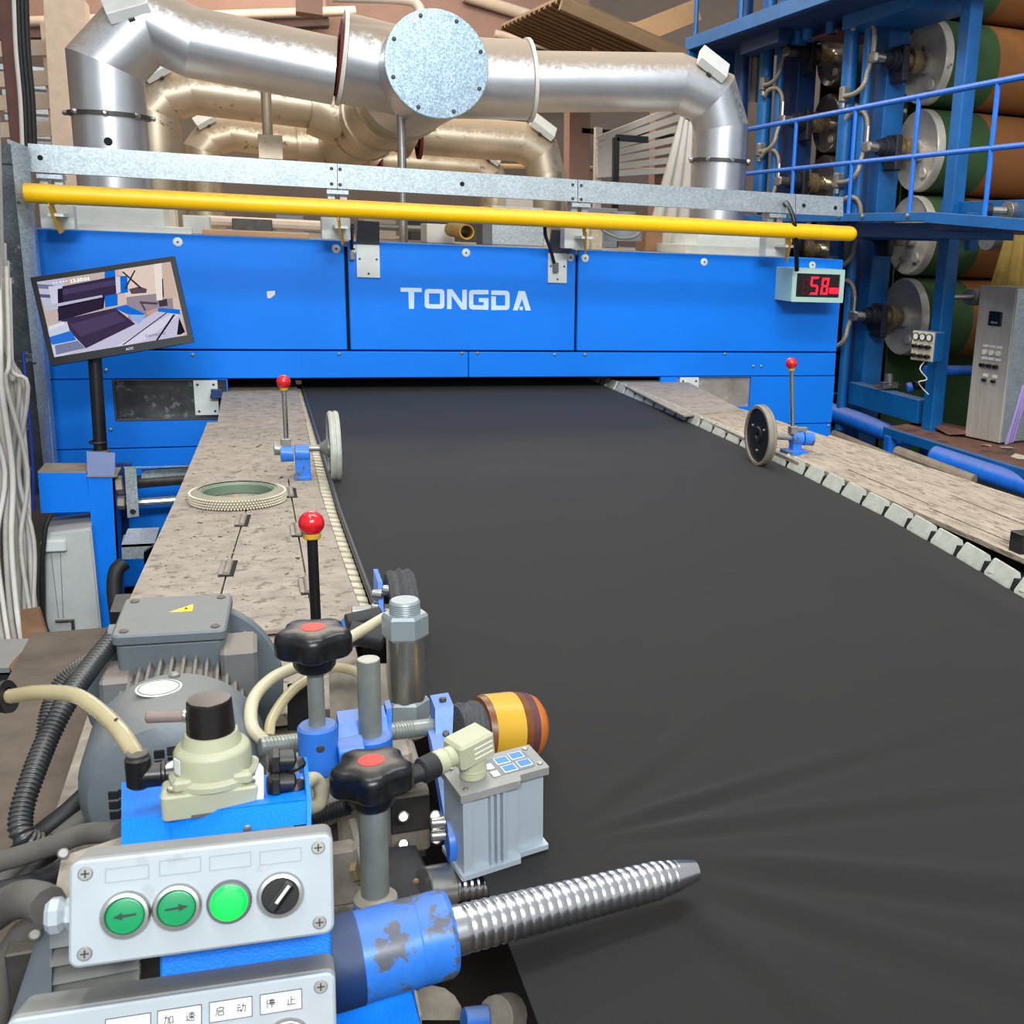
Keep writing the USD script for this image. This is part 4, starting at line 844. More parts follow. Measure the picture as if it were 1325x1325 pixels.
part(wl, 'axle', [cyl(sh - [.115, 0, 0], sh - [.018, 0, 0], .011, 12), lathe(sh - [.045, 0, 0], EX, [(0, 0), (.013, 0), (.032, .025), (.032, .03), (0, .03)], 14)], 'steel_dull')
bx = sh[0] - .10
part(wl, 'bearing_block', [cyl((bx - .022, wy, 1.086), (bx + .022, wy, 1.086), .028, 16), box(bx - .022, bx + .024, wy - .02, wy + .02, 1.008, 1.086), box(bx - .026, bx + .026, wy - .03, wy + .03, Zr, 1.012)], 'blue_chipped')
part(wl, 'clamp', [cyl((bx - .066, wy - .003, 1.086), (bx - .026, wy - .003, 1.086), .0275, 16)], 'blue_chipped')
tb = Y(367, 494, wy)
part(wl, 'pivot', [obox((bx - .048, wy, 1.120), (.03, .03, .03)), cyl((bx - .085, wy, 1.1), (bx - .06, wy, 1.1), .02, 12)], 'steel_dull')
lever(wl, np.array([bx - .046, wy, 1.128]), tb)
cwr = Z(984, 564, 1.11)
wr = thing('press_wheel_unit', 'right lever wheel with black disc face standing at the clip chain', 'wheel', Z(1030, 588, zr))
wyr = cwr[1]
cwr = np.array([cwr[0], wyr, 1.112])
wheel(wr, cwr, .115, .033, 'hinge_steel', -1)
part(wr, 'axle', cyl(cwr + [.014, 0, 0], Y(1025, 567, wyr) + [.02, 0, 0], .012, 12), 'steel_dull')
bq = Y(1029, 567, wyr)
part(wr, 'bearing_block', [cyl(bq + [-.018, 0, 0], bq + [.028, 0, 0], .027, 16), box(bq[0] - .016, bq[0] + .022, wyr - .018, wyr + .018, zr + .012, bq[2])], 'blue_chipped')
part(wr, 'base_plate', box(bq[0] - .045, bq[0] + .04, wyr - .03, wyr + .035, zr, zr + .018), 'blue_chipped')
part(wr, 'clamp', cyl(bq + [.034, 0, -.003], bq + [.075, 0, -.006], .025, 16), 'blue_chipped')
part(wr, 'pivot', [obox(bq + [-.012, 0, .032], (.03, .03, .03)), obox(bq + [.02, 0, .034], (.05, .02, .016))], 'steel_dull')
lever(wr, bq + [-.014, 0, .035], Y(1024, 470, wyr))

# ------------------------------------------------------------------ cylinder dryer at the right
mk('can_end', (214, 206, 192), .36, .32, var=.16, vs=6, spot=((120, 112, 100), 9, .62))
mk('can_chrome', (196, 188, 172), .22, .9, var=.12, vs=4)
mk('felt_green', (52, 84, 44), .85, var=.12, vs=4); mk('fabric_brown', (140, 88, 42), .85, var=.14, vs=3)
mk('bearing_black', (28, 32, 44), .6, var=.3, vs=40); mk('hose_braid', (150, 140, 124), .5, .3, var=.25, vs=60); mk('brass_dull', (150, 130, 96), .45, .5, var=.3, vs=30)
CX = 4.40
def can(t_name, label, y, z, r, wrap, group):
    t = thing(t_name, label, 'cylinder', (CX, y, z - r), group)
    part(t, 'end_disc', lathe((CX + .05, y, z), (-1, 0, 0), [(0, 0), (r, 0), (r, .045), (r * .97, .06), (r * .82, .03), (r * .4, .018), (r * .26, .02), (r * .26, .05), (r * .2, .06), (0, .06)], 44), 'can_end' if wrap else 'can_chrome')
    part(t, 'manhole', [cyl((CX + .02, y - r * .3, z - r * .55), (CX - .0, y - r * .3, z - r * .55), r * .13, 16)], 'can_end')
    if wrap:
        part(t, 'felt_band', cyl((CX + .05, y, z), (CX + .42, y, z), r * 1.004, 44, .002), 'felt_green', smooth=40)
        part(t, 'fabric_wrap', cyl((CX + .42, y, z), (CX + 2.55, y, z), r * 1.01, 44, .002), 'fabric_brown', smooth=40)
    else:
        part(t, 'shell', cyl((CX + .05, y, z), (CX + 2.6, y, z), r, 44, .002), 'can_chrome', smooth=40)
    part(t, 'journal', [cyl((CX + .03, y, z), (CX - .22, y, z), .05, 18), cyl((CX - .06, y, z), (CX - .12, y, z), .08, 18)], 'brass_dull')
    return t
S1 = [3.66, 3.08, 2.50, 1.92, 1.345]; S2 = [3.30, 2.79, 2.32, 1.79]
od = ['topmost', 'second', 'third', 'fourth', 'lowest']
for k, z in enumerate(S1): can('drying_cylinder', f'{od[k]} green-banded drying cylinder from the top, at right', 6.9, z, .278, True, None)
for k, z in enumerate(S2): can('drying_cylinder', 'bare chrome drying cylinder between the blue columns, ' + ['topmost', 'second from the top', 'third from the top', 'lowest'][k], 8.27, z, .228, False, None)
fr = thing('dryer_frame', 'blue steel frame of columns and beams carrying the drying cylinders', 'frame', (4.15, 6.9, 0))
def post(y0, y1, x0, x1, z0, z1, m='blue_frame'): part(fr, 'column', box(x0, x1, y0, y1, z0, z1, .006), m)
post(7.0, 7.16, 4.17, 4.33, .3, 5.2); post(5.90, 6.01, 4.05, 4.14, .3, 5.2); post(8.37, 8.53, 4.17, 4.33, .3, 5.2, 'blue_dark')
part(fr, 'web_plate', box(4.18, 4.2, 7.16, 7.34, .3, 5.2, .003), 'blue_dark'); part(fr, 'web_plate', box(4.18, 4.2, 8.53, 8.8, .3, 5.2, .003), 'blue_dark')
part(fr, 'cross_beam', box(4.06, 4.16, 6.08, 7.0, .70, .86, .004), 'blue_frame'); part(fr, 'cross_beam', box(4.06, 4.13, 6.08, 7.0, 1.88, 1.99, .004), 'blue_frame')
part(fr, 'cross_beam', [cyl((4.2, 6.1, 2.06), (6.5, 6.1, 2.06), .04, 12)], 'blue_frame'); part(fr, 'cross_beam', [cyl((4.1, 6.1, 1.05), (6.5, 6.1, 1.05), .035, 12)], 'blue_paint')
solo('green_infill', 'dark green infill sheet added as a felt web behind the front cylinder stack', 'fabric', box(4.5, 6.9, 7.22, 7.24, 0, 5.0), 'felt_green'); solo('dark_infill', 'dark infill sheet added behind the rear cylinder stack', 'fabric', box(4.5, 6.9, 8.6, 8.62, 0, 5.0), 'black_rubber')  # infill sheets added to keep the gaps between the cylinders dark
solo('dark_screen', 'dark screen closing the far side of the dryer', 'screen', box(7.05, 7.1, 5.0, 9.5, 0, 5, .01), 'black_rubber')
for y, r, yb2, r2, nm in ((7.23, .055, 7.02, .036, 'front'), (8.62, .058, 8.40, .034, 'rear')):
    t = thing('steam_pipe', f'thick blue vertical steam pipe of the {nm} cylinder stack', 'pipe', (4.0, y, .4)); part(t, 'pipe_body', cyl((4.0, y, .75), (4.0, y, 5.2), r, 20), 'blue_frame')
    part(t, 'foot_flange', [cyl((4.0, y, .72), (4.0, y, .75), .09, 16), cyl((4.0, y, .48), (4.0, y, .72), .05, 16), cyl((4.0, y, .45), (4.0, y, .48), .09, 16)], 'steel_dark')
    t = thing('steam_pipe', f'thin blue vertical drain pipe of the {nm} cylinder stack', 'pipe', (4.02, yb2, .4)); part(t, 'pipe_body', cyl((4.02, yb2, .5), (4.02, yb2, 5.2), r2, 16), 'blue_frame')
def joint(y, z, yp, label):
    x = CX - .22
    t = thing('steam_joint', label, 'valve', (x, y, z))
    j = part(t, 'rotary_joint', [cyl((x + .01, y, z), (x - .05, y, z), .07, 14), cyl((x - .05, y, z), (x - .10, y, z), .052, 14)], 'bearing_black')
    part(j, 'joint_rib', [cyl((x - .015 - .03 * k, y, z), (x - .027 - .03 * k, y, z), .08 - .012 * k, 12) for k in range(3)], 'bearing_black')
    part(t, 'journal_box', obox((x + .03, y, z - .03), (.05, .16, .24), None, .01), 'bearing_black')
    part(t, 'valve_body', [cyl((x - .10, y, z), (x - .17, y, z), .036, 12), obox((x - .16, y + .03, z), (.05, .09, .07), None, .01), cyl((x - .16, y + .05, z + .02), (x - .16, y + .05, z + .14), .02, 10)], 'steel')
    part(t, 'steam_hose', tube([(x - .16, y + .05, z + .12), (x - .17, y + .055, z + .19), (x - .20, y + .08, z + .24), (x - .24, y + .14, z + .235), (x - .25, y + .20, z + .19)], .017, 8), 'hose_braid')
    part(t, 'steam_hose', tube([(x - .16, y + .07, z - .02), (x - .18, y + .075, z - .09), (x - .2, y + .06, z - .15), (x - .22, y + .08, z - .20), (x - .24, y + .14, z - .23), (x - .25, yp - .05, z - .235)], .017, 8), 'hose_braid')
    part(t, 'hose_fitting', [obox((x - .23, yp - .02, z - .22), (.07, .07, .11), None, .012), cyl((x - .24, yp - .02, z - .31), (x - .24, yp - .02, z - .22), .018, 10)], 'steel_dull')
for k, z in enumerate(S1): joint(6.9, z, 7.2, f'silver steam valve with braided hoses, {od[k]} from the top of the front column')
for k, z in enumerate(S2): joint(8.27, z, 8.55, 'small steam valve with hoses on the rear blue column, ' + ['topmost', 'second from the top', 'third from the top', 'lowest'][k])
# walkways and railing
wk = thing('walkway', 'blue steel walkway with a railing beside the drying cylinders', 'walkway', (3.7, 6, 2))
zt = 2.03
part(wk, 'deck_edge', box(3.60, 3.66, 5.45, 8.3, zt - .05, zt), 'blue_frame'); part(wk, 'deck_plate', box(3.66, 4.02, 5.45, 8.3, zt - .03, zt - .004), 'blue_dark')
part(wk, 'deck_edge', bar((3.61, 5.47, zt - .03), (3.61, 3.6, zt - .12), .06, .06), 'blue_frame'); part(wk, 'deck_plate', box(3.66, 4.4, 3.6, 5.5, zt - .1, zt - .06), 'blue_dark')
part(wk, 'under_beam', box(3.8, 4.0, 5.2, 6.65, zt - .14, zt - .05), 'blue_frame')
part(wk, 'rear_beam', box(4.1, 4.16, 3.6, 6.1, zt - .02, zt + .09), 'blue_frame')
part(wk, 'hand_rail', cyl((3.62, 3.9, 2.672), (3.62, 8.3, 2.672), .017, 10), 'blue_paint'); part(wk, 'mid_rail', cyl((3.62, 3.9, 2.345), (3.62, 8.3, 2.345), .015, 10), 'blue_paint')
for y in (4.30, 4.97, 5.70, 6.42, 7.25, 8.1): part(wk, 'rail_post', cyl((3.62, y, zt - .05), (3.62, y, 2.672), .014, 10), 'blue_paint')
part(wk, 'edge_bolt', [bolt((3.60, y, zt - .02), (-1, 0, 0), .016, .012, 6) for y in (5.68, 6.2, 6.5, 7.2)], 'steel_dull')
up = thing('upper_walkway', 'blue upper gangway slab crossing at the top right', 'walkway', (3.7, 8, 3.3))
zu = 3.42
part(up, 'deck_edge', bar((3.62, 9.45, 3.47), (3.62, 5.4, 3.40), .05, .10), 'blue_frame'); part(up, 'deck_plate', hull([(x, y, z) for y, z0 in ((9.4, 3.44), (5.4, 3.37)) for x in (3.64, 4.3) for z in (z0 - .03, z0)]), 'blue_dark')
part(up, 'under_beam', box(3.75, 3.85, 7.9, 8.6, 3.29, 3.40), 'blue_dark'); part(up, 'end_beam', box(3.6, 4.4, 9.36, 9.44, 3.22, 3.42), 'blue_frame'); part(up, 'cross_plate', box(3.9, 4.3, 6.3, 7.2, 3.28, 3.62), 'blue_frame')
part(up, 'tray_plate', box(3.95, 4.35, 7.35, 7.75, 3.30, 3.32), 'post_maroon')
for y in (9.3, 8.35): part(up, 'rail_post', cyl((3.63, y, 3.44), (3.63, y, 4.6), .022, 8), 'blue_frame')
part(up, 'mid_rail', cyl((3.63, 9.3, 3.92), (3.63, 8.3, 3.95), .018, 8), 'blue_frame'); part(up, 'hand_rail', cyl((3.63, 9.35, 4.2), (3.63, 8.2, 4.3), .018, 8), 'blue_frame')
for k, (y, r) in enumerate(((7.95, .06), (7.8, .05), (7.45, .04), (9.0, .07))):
    solo('steam_pipe', ['blue pipe rising above the upper gangway at its middle', 'second blue pipe above the upper gangway', 'slim blue pipe nearest on the upper gangway', 'far blue pipe behind the duct elbow'][k], 'pipe', cyl((3.95, y, 3.3 if k < 3 else 1.9), (3.95, y, 5.2), r, 14), 'blue_frame' if k != 3 else 'blue_dark')
cwk = thing('low_walkway', 'rusty low catwalk with blue edge beam right of the rail', 'walkway', (3.9, 5, 0))
zc = .68
k0, k1 = Z(1146, 552, zc), Z(1330, 608, zc)
part(cwk, 'edge_beam', bar(k0 - [0, 0, .03], k1 + (k1 - k0) * .6 - [0, 0, .03], .04, .06), 'blue_frame')
mk('rust_plate', (112, 76, 62), .9, var=.3, vs=8, spot=((70, 56, 50), 7, .55))
part(cwk, 'deck_plate', slab([k0 + [.02, 0, 0], k1 + (k1 - k0) * .6 + [.02, 0, 0], k1 + (k1 - k0) * .6 + [1.0, 0, 0], k0 + [.5, .2, 0]], -EZ, .02), 'rust_plate')
part(cwk, 'leg', box(k0[0] - .03, k0[0] + .03, k0[1] - .1, k0[1] - .04, 0, zc - .05), 'blue_paint')
part(cwk, 'leg', box(k1[0] + .1, k1[0] + .16, k1[1] - .1, k1[1] - .04, 0, zc - .05), 'blue_dark')
def litter(name, label, u, v, z, a, b, c, m): 
    p = Z(u, v, z); return solo(name, label, 'scrap', hull([p + [rnd.uniform(-a, a), rnd.uniform(-b, b), rnd.uniform(0, c)] for _ in range(10)]), m, smooth=False)
litter('rag', 'crumpled brown rag lying on the rusty catwalk', 1215, 557, zc, .12, .35, .05, 'rust_plate')
litter('rag', 'flat pale scrap on the rusty catwalk near the frame edge', 1318, 592, zc, .06, .08, .012, 'clip_cream'); litter('rag', 'small tan scrap at the foot of the steel cabinet', 1276, 577, zc, .07, .04, .012, 'beam_orange'); litter('rag', 'narrow tan scrap right of the cabinet foot', 1302, 580, zc, .05, .04, .012, 'dusty_plank')
t = thing('floor_pipe', 'bright blue pipe beside the chamber corner, leading under the catwalk', 'pipe', D(1120, 548, 7.2)); part(t, 'pipe_body', tube([D(1070, 531, 8.2), D(1110, 545, 7.9), D(1175, 570, 7.5)], .068, 16, smooth=False), 'blue_paint')
t = thing('floor_pipe', 'bright blue pipe with rounded end under the catwalk edge', 'pipe', D(1260, 610, 6.3)); part(t, 'pipe_body', cyl(D(1205, 588, 6.4), D(1345, 634, 5.9), .058, 18, .02), 'blue_paint')
t = thing('floor_pipe', 'thin dusty brown pipe on the floor behind the right rail', 'pipe', D(1130, 575, 6.5)); part(t, 'pipe_body', cyl(D(1078, 562, 6.8), D(1330, 668, 5.7), .03, 10), 'dusty_deck')
t = thing('floor_pipe', 'dusty brown bar lying right of the blue leg', 'pipe', D(1200, 600, 6.3)); part(t, 'pipe_body', cyl(D(1160, 584, 6.5), D(1260, 622, 6.1), .035, 10), 'dusty_deck')
# cabinet
s = None
cc, cx_, cy_ = np.array([3.4614, 4.5796, 1.2688]), unit([.2369, -.9715, -.0017]), np.array([.0141, .0017, .9999])
sc = (CAM[2] - (zc + .01)) / (CAM[2] - (1.2688 - .3877)); cc = CAM + (cc - CAM) * sc; cw_, chh = .2256 * sc, .7753 * sc
cy_ = EZ; cx_ = unit([.2369, -.9715, 0]); cn = np.cross(cx_, cy_)
cb = thing('steel_cabinet', 'tall brushed steel control cabinet with black meter and button rows', 'cabinet', cc - EZ * chh / 2)
mk('brushed_steel', (186, 178, 164), .45, .25, var=.12, vs=7, stretch=(6, 6, .6)); mk('label_white', (222, 220, 210), .6)
def cp_(a, b, d=0.0): return cc + cx_ * a * cw_ + cy_ * b * chh + cn * d
part(cb, 'body', obox(cc - cn * .14, (cw_, chh, .28), [cx_, cy_, cn], .004), 'brushed_steel')
part(cb, 'side_panel', obox(cc + cx_ * (cw_ / 2 + .002) - cn * .14, (.004, chh * .99, .26), [cx_, cy_, cn]), 'galvanized')
mt = part(cb, 'meter', obox(cp_(.03, .295, .006), (.098, .085, .014), [cx_, cy_, cn], .006), 'black_glossy'); part(mt, 'meter_dial', obox(cp_(.03, .27, .014), (.05, .012, .002), [cx_, cy_, cn]), 'grey_mid')
for b, m, w, h in ((.115, 'label_white', .044, .016), (.035, 'label_white', .044, .018)):
    for k in range(3): part(cb, 'name_tag', obox(cp_(-.16 + .19 * k, b, .003), (w, h, .004), [cx_, cy_, cn]), m)
for k in range(3):
    part(cb, 'push_button', cyl(cp_(-.16 + .19 * k, .075, 0), cp_(-.16 + .19 * k, .075, .016), .017, 14), 'label_white'); part(cb, 'selector_knob', [obox(cp_(-.19 + .19 * k, -.01, .012), (.034, .022, .024), [cx_, cy_, cn], .004)], 'black_plastic')
for k in range(2): part(cb, 'name_tag', obox(cp_(-.08 + .26 * k, -.075, .003), (.038, .02, .004), [cx_, cy_, cn]), 'label_white'); part(cb, 'toggle', obox(cp_(-.09 + .26 * k, -.105, .01), (.028, .018, .02), [cx_, cy_, cn], .003), 'black_plastic')
# gauge box
gc = CAM + (np.array([3.9527, 5.9253, 1.2271]) - CAM) * .98; gx = unit([.62, -.78, 0]); gx = unit([.35, -.94, 0]); gn = np.cross(gx, EZ)
gb_ = thing('gauge_box', 'cream gauge box with three dials on the blue post', 'gauge', gc)
part(gb_, 'housing', obox(gc - gn * .05, (.17, .185, .1), [gx, EZ, gn], .006), 'blue_frame'); part(gb_, 'mount_bracket', bar(gc - gn * .08, (4.09, 5.95, gc[2]), .04, .05), 'blue_frame'); part(gb_, 'face_plate', obox(gc + gn * .003, (.165, .18, .008), [gx, EZ, gn]), 'clip_cream')
for k in range(3):
    c = gc + gx * (-.05 + .05 * k) + gn * .008
    q = part(gb_, 'dial', cyl(c + EZ * .058, c + EZ * .058 + gn * .01, .02, 16), 'label_white'); part(q, 'dial_rim', pipe_ring(c + EZ * .058, c + EZ * .058 + gn * .012, .023, .019, 16), 'steel_dark')
    for b in (.0, -.058): part(gb_, 'regulator_knob', [cyl(c + EZ * b, c + EZ * b + gn * .03, .013, 10), obox(c + EZ * b + gn * .012, (.045, .012, .014), [gx, EZ, gn])], 'black_plastic')
part(gb_, 'wire', tube([gc - gn * .04 + [0, 0, -.085], gc + [-.02, -.02, -.14], gc + [.03, -.03, -.2], gc + [-.02, -.02, -.22], gc + [.02, 0, -.26], gc + [.06, -.02, -.30]], .004, 6), 'label_white')
# rollers and cloths at the right edge
t = thing('guide_roller', 'steel guide roller held by the blue post left of the cabinet top', 'roller', D(1262, 386, 6.9))
part(t, 'shaft', cyl(D(1228, 385, 7.0), D(1262, 384, 7.1), .016, 10), 'steel'); part(t, 'roller_body', cyl(D(1255, 384, 7.1), D(1300, 386, 7.5), .055, 18), 'steel_dull'); part(t, 'bearing', cyl(D(1224, 386, 7.0), D(1232, 386, 7.0), .05, 14), 'blue_dark')
t = thing('guide_roller', 'steel roller at the right edge under the walkway beam', 'roller', D(1310, 272, 6.2))
part(t, 'roller_body', cyl(D(1302, 274, 6.2), D(1345, 280, 6.3), .06, 18), 'steel'); part(t, 'shaft', cyl(D(1278, 272, 6.2), D(1302, 273, 6.2), .022, 10), 'steel_dull'); part(t, 'bearing', cyl(D(1276, 272, 6.2), D(1283, 272, 6.2), .04, 12), 'bearing_black')
t = thing('guide_roller', 'short dull roller behind the olive cloth', 'roller', D(1290, 312, 7.3)); part(t, 'roller_body', cyl(D(1276, 312, 7.2), D(1330, 314, 7.6), .06, 16), 'steel_dull')
t = thing('air_cylinder', 'small silver cylinder hanging under the walkway beam', 'cylinder', D(1248, 297, 6.4)); part(t, 'barrel', cyl(D(1248, 287, 6.4), D(1247, 311, 6.4), .03, 14), 'steel'); part(t, 'bracket', obox(D(1258, 300, 6.5), (.06, .05, .22)), 'blue_frame')
mk('cloth_olive', (142, 116, 54), .9, var=.1); mk('cloth_purple', (150, 130, 180), .8, var=.15)
curtain('olive_cloth', 'olive brown cloth narrowing upward behind the steel cabinet', D(1303, 296, 7.0), D(1340, 286, 7.0), D(1279, 382, 7.0), D(1345, 388, 7.0), m='cloth_olive')
curtain('purple_cloth', 'pale purple cloth hanging at the right frame edge', D(1322, 500, 5.6), D(1336, 490, 5.6), D(1301, 575, 5.6), D(1312, 572, 5.6), m='cloth_purple', amp=.012)
solo('steam_pipe', 'blue pipe standing right of the steel cabinet', 'pipe', cyl(D(1322, 600, 7.2), D(1336, 395, 6.7), .05, 14), 'blue_frame')
t = thing('drain_valve', 'small brass drain valve on the lower beam of the dryer', 'valve', D(1150, 498, 7.6)); part(t, 'valve_body', [cyl(D(1150, 500, 7.6), D(1150, 484, 7.6), .03, 10), obox(D(1150, 498, 7.6), (.12, .05, .04))], 'steel'); part(t, 'handle', bar(D(1132, 500, 7.6), D(1165, 499, 7.7), .03, .02), 'rust_plate')
t = thing('drain_pump', 'small blue and black pump on the lower beam of the dryer', 'pump', D(1178, 500, 7.4)); part(t, 'pump_head', cyl(D(1174, 502, 7.4), D(1180, 500, 7.4), .032, 14), 'blue_paint'); part(t, 'pump_motor', cyl(D(1182, 499, 7.4), D(1200, 498, 7.5), .03, 14), 'black_plastic')

# ------------------------------------------------------------------ the control station in the foreground
KS = 1.42                                     # the scene is built at 1.42 times the real sizes; below, sizes are in real millimetres
def mm(x): return x * .001 * KS
def DD(u, v, d): return D(u, v, d * KS)
def zat(p, u, v): return Y(u, v, p[1])[2]      # height of the point above or below p that is seen at (u, v)
def at_z(p, z): return np.array([p[0], p[1], z])
mk('motor_grey', (98, 107, 112), .45, var=.12, bump=.08, bs=120, dust=.7, dcol=(128, 124, 116), dlo=.62)
mk('motor_fin', (100, 102, 102), .7, var=.2, bump=.2, bs=80, dust=.5)
mk('valve_beige', (178, 178, 148), .4, var=.06, dust=.2, dcol=(160, 156, 136)); mk('lever_brown', (128, 112, 104), .5, var=.15); mk('cap_black', (26, 22, 20), .28, var=.1)
mk('box_white', (172, 180, 185), .4, var=.04, vs=14, spot=((164, 171, 176), 24, .62)); mk('box_grey', (150, 152, 150), .5, var=.1, dust=.45, dcol=(128, 122, 114))
mk('button_green_glow', (0, 140, 84), .3, var=.03, emit=.12, ecol=(0, 150, 90)); mk('lamp_green', (0, 226, 76), .3, var=.03, emit=.75, ecol=(0, 236, 70))  # push buttons carry a faint added glow; only the lamp lens is a lamp
mk('ink_dark', (40, 44, 46), .6); mk('arrow_green', (0, 52, 34), .5); mk('engraved', (140, 150, 155), .5)
mk('aluminium', (168, 178, 186), .42, .15, var=.04); mk('sensor_top', (142, 142, 138), .5, .1, var=.12, spot=((170, 164, 150), 40, .6))
mk('pad_grey', (112, 120, 124), .5); mk('pad_blue', (46, 120, 214), .4); mk('tape_yellow', (196, 150, 40), .4, var=.06); mk('tape_brown', (112, 66, 30), .35, var=.25, vs=30); mk('tape_purple', (88, 54, 56), .35, var=.2); mk('tape_orange', (196, 108, 44), .35, var=.1)
mk('frayed_grey', (74, 74, 76), .95, var=.35, vs=70, bump=.6, bs=220, stretch=(5, 1, 1)); mk('hose_amber', (226, 212, 168), .16, var=.06, spec=.6, trans=.55); mk('hose_beige', (192, 182, 152), .4, var=.1)
mk('conduit_black', (46, 50, 52), .3, var=.2, dust=.15); mk('cable_dust', (88, 84, 78), .8, var=.2, vs=20); mk('rod_grey', (142, 146, 138), .38, .45, var=.12, vs=30); mk('cast_grey', (150, 140, 126), .75, .1, var=.25, vs=25, bump=.3, bs=60)
mk('clamp_blue', (46, 114, 208), .38, var=.14, vs=22, dust=.5, dcol=(140, 148, 160), dlo=.55); mk('warn_yellow', (240, 216, 20), .4, var=.03); mk('tape_white', (226, 228, 224), .6, var=.06); mk('chrome_spiral', (216, 216, 218), .24, 1.0, var=.05)

# --- control boxes
cA, cex, cey = CAM + (np.array([-.0481, .6825, 1.3772]) - CAM) * KS, unit([.999, -.0373, -.0248]), np.array([.0388, .4482, .8931])
cey = cey + np.array([0, -.075, .03]); cey = unit(cey - cex * (cey @ cex)); cez = np.cross(cex, cey)
def on_plane(u, v, c, n): r = ray(u, v); return CAM + r * (((c - CAM) @ n) / (r @ n))
def cbox(name, label, c, w, h):
    t = thing(name, label, 'control box', c - cez * mm(22) - cey * h / 2)
    part(t, 'body', plate(c, cex, cey, w + mm(1), h + mm(1), -mm(9), mm(6), mm(1), mm(54)), 'box_grey')
    part(t, 'cover', plate(c, cex, cey, w, h, 0, mm(6), mm(1.5), mm(8.5)), 'box_white')
    for a in (-1, 1):
        for b in (-1, 1):
            p = c + cex * a * (w / 2 - mm(9)) + cey * b * (h / 2 - mm(8))
            s_ = part(t, 'cover_screw', cyl(p - cez * mm(1), p + cez * mm(1), mm(4.4), 14), 'steel_dull'); part(s_, 'screw_slot', [obox(p + cez * mm(1.1), (mm(5), mm(.9), mm(.4)), [cex, cey, cez]), obox(p + cez * mm(1.1), (mm(.9), mm(5), mm(.4)), [cex, cey, cez])], 'ink_dark')
    return t
bwid, bhei = .1564 * KS, .0642 * KS
cb1 = cbox('control_box', 'upper white control box with two green arrow buttons, a green lamp and a selector', cA, bwid, bhei)
def bez(t, p, r, m='steel'): return part(t, 'bezel_ring', lathe(p, cez, [(r * .74, 0), (r, 0), (r, mm(3)), (r * .93, mm(6)), (r * .80, mm(6.4)), (r * .74, mm(4)), (r * .74, 0)], 36), m)
for k, (u, v) in enumerate(((163, 1183), (229.5, 1173), (297, 1166), (363, 1157))):
    p = on_plane(u, v, cA, cez); r = mm(14.6)
    if k < 2:
        bez(cb1, p, r); q = part(cb1, 'push_button', lathe(p, cez, [(0, 0), (r * .74, 0), (r * .74, mm(4.5)), (r * .66, mm(5.2)), (0, mm(5.4))], 32), 'button_green_glow')
        s_ = -1 if k == 0 else 1
        ar = sg.Polygon([(mm(-6.6), mm(-.7)), (mm(1.5), mm(-.9)), (mm(1.2), mm(-2.4)), (mm(6.8), 0), (mm(1.2), mm(2.4)), (mm(1.5), mm(.9)), (mm(-6.6), mm(.5))])
        ar = affinity.rotate(affinity.scale(ar, s_, 1, origin=(0, 0)), 3, origin=(0, 0))
        part(q, 'arrow', prism(ar, p, cex, cey, mm(5.3), mm(5.6)), 'arrow_green', smooth=False)
    elif k == 2:
        bez(cb1, p, mm(13.6), 'grey_plate'); part(cb1, 'lamp_lens', lathe(p, cez, [(0, 0), (mm(11.6), 0), (mm(11.6), mm(6)), (mm(9), mm(8.6)), (0, mm(9.4))], 32), 'lamp_green')
    else:
        bez(cb1, p, r); q = part(cb1, 'selector', lathe(p, cez, [(0, 0), (r * .76, 0), (r * .76, mm(5)), (0, mm(5.2))], 32), 'black_plastic')
        e1 = unit(cex * .62 + cey * .78); e2 = np.cross(cez, e1)
        part(q, 'selector_grip', obox(p + cez * mm(9), (mm(21), mm(6.5), mm(9)), [e1, e2, cez], mm(1.5)), 'black_plastic')
        part(q, 'pointer_mark', obox(p + cez * mm(13.7) + e1 * mm(2.5), (mm(13), mm(2), mm(.5)), [e1, e2, cez]), 'print_white')
def frame_label(t, u0, v0, u1, v1, m='engraved'):
    a, b = on_plane(u0, v0, cA, cez), on_plane(u1, v1, cA, cez); o = (a + b) / 2; w_, h_ = abs((b - a) @ cex), abs((b - a) @ cey)
    part(t, 'label_frame', prism(sg.box(-w_ / 2, -h_ / 2, w_ / 2, h_ / 2).difference(sg.box(-w_ / 2 + mm(.4), -h_ / 2 + mm(.4), w_ / 2 - mm(.4), h_ / 2 - mm(.4))), o, cex, cey, 0, mm(.25)), m, smooth=False)
for a in ((136, 1143, 193, 1118), (206, 1134, 260, 1108), (271, 1127, 325, 1102), (336, 1120, 390, 1096)): frame_label(cb1, *a)
gp = cA - cex * (bwid / 2) - cez * mm(24) - cey * mm(3)
g = part(cb1, 'cable_gland', [cyl(gp, gp - cex * mm(6), mm(10), 6), cyl(gp - cex * mm(6), gp - cex * mm(17), mm(11.5), 8, mm(3))], 'box_white')
cB = cA - cey * mm(89); cB = cB + cex * ((cA + cex * bwid / 2 - cB) @ cex - .5 * .19 * KS)
cb2 = cbox('control_box', 'lower white control box with printed labels and a red button, cut by the frame edge', cB, .19 * KS, bhei)
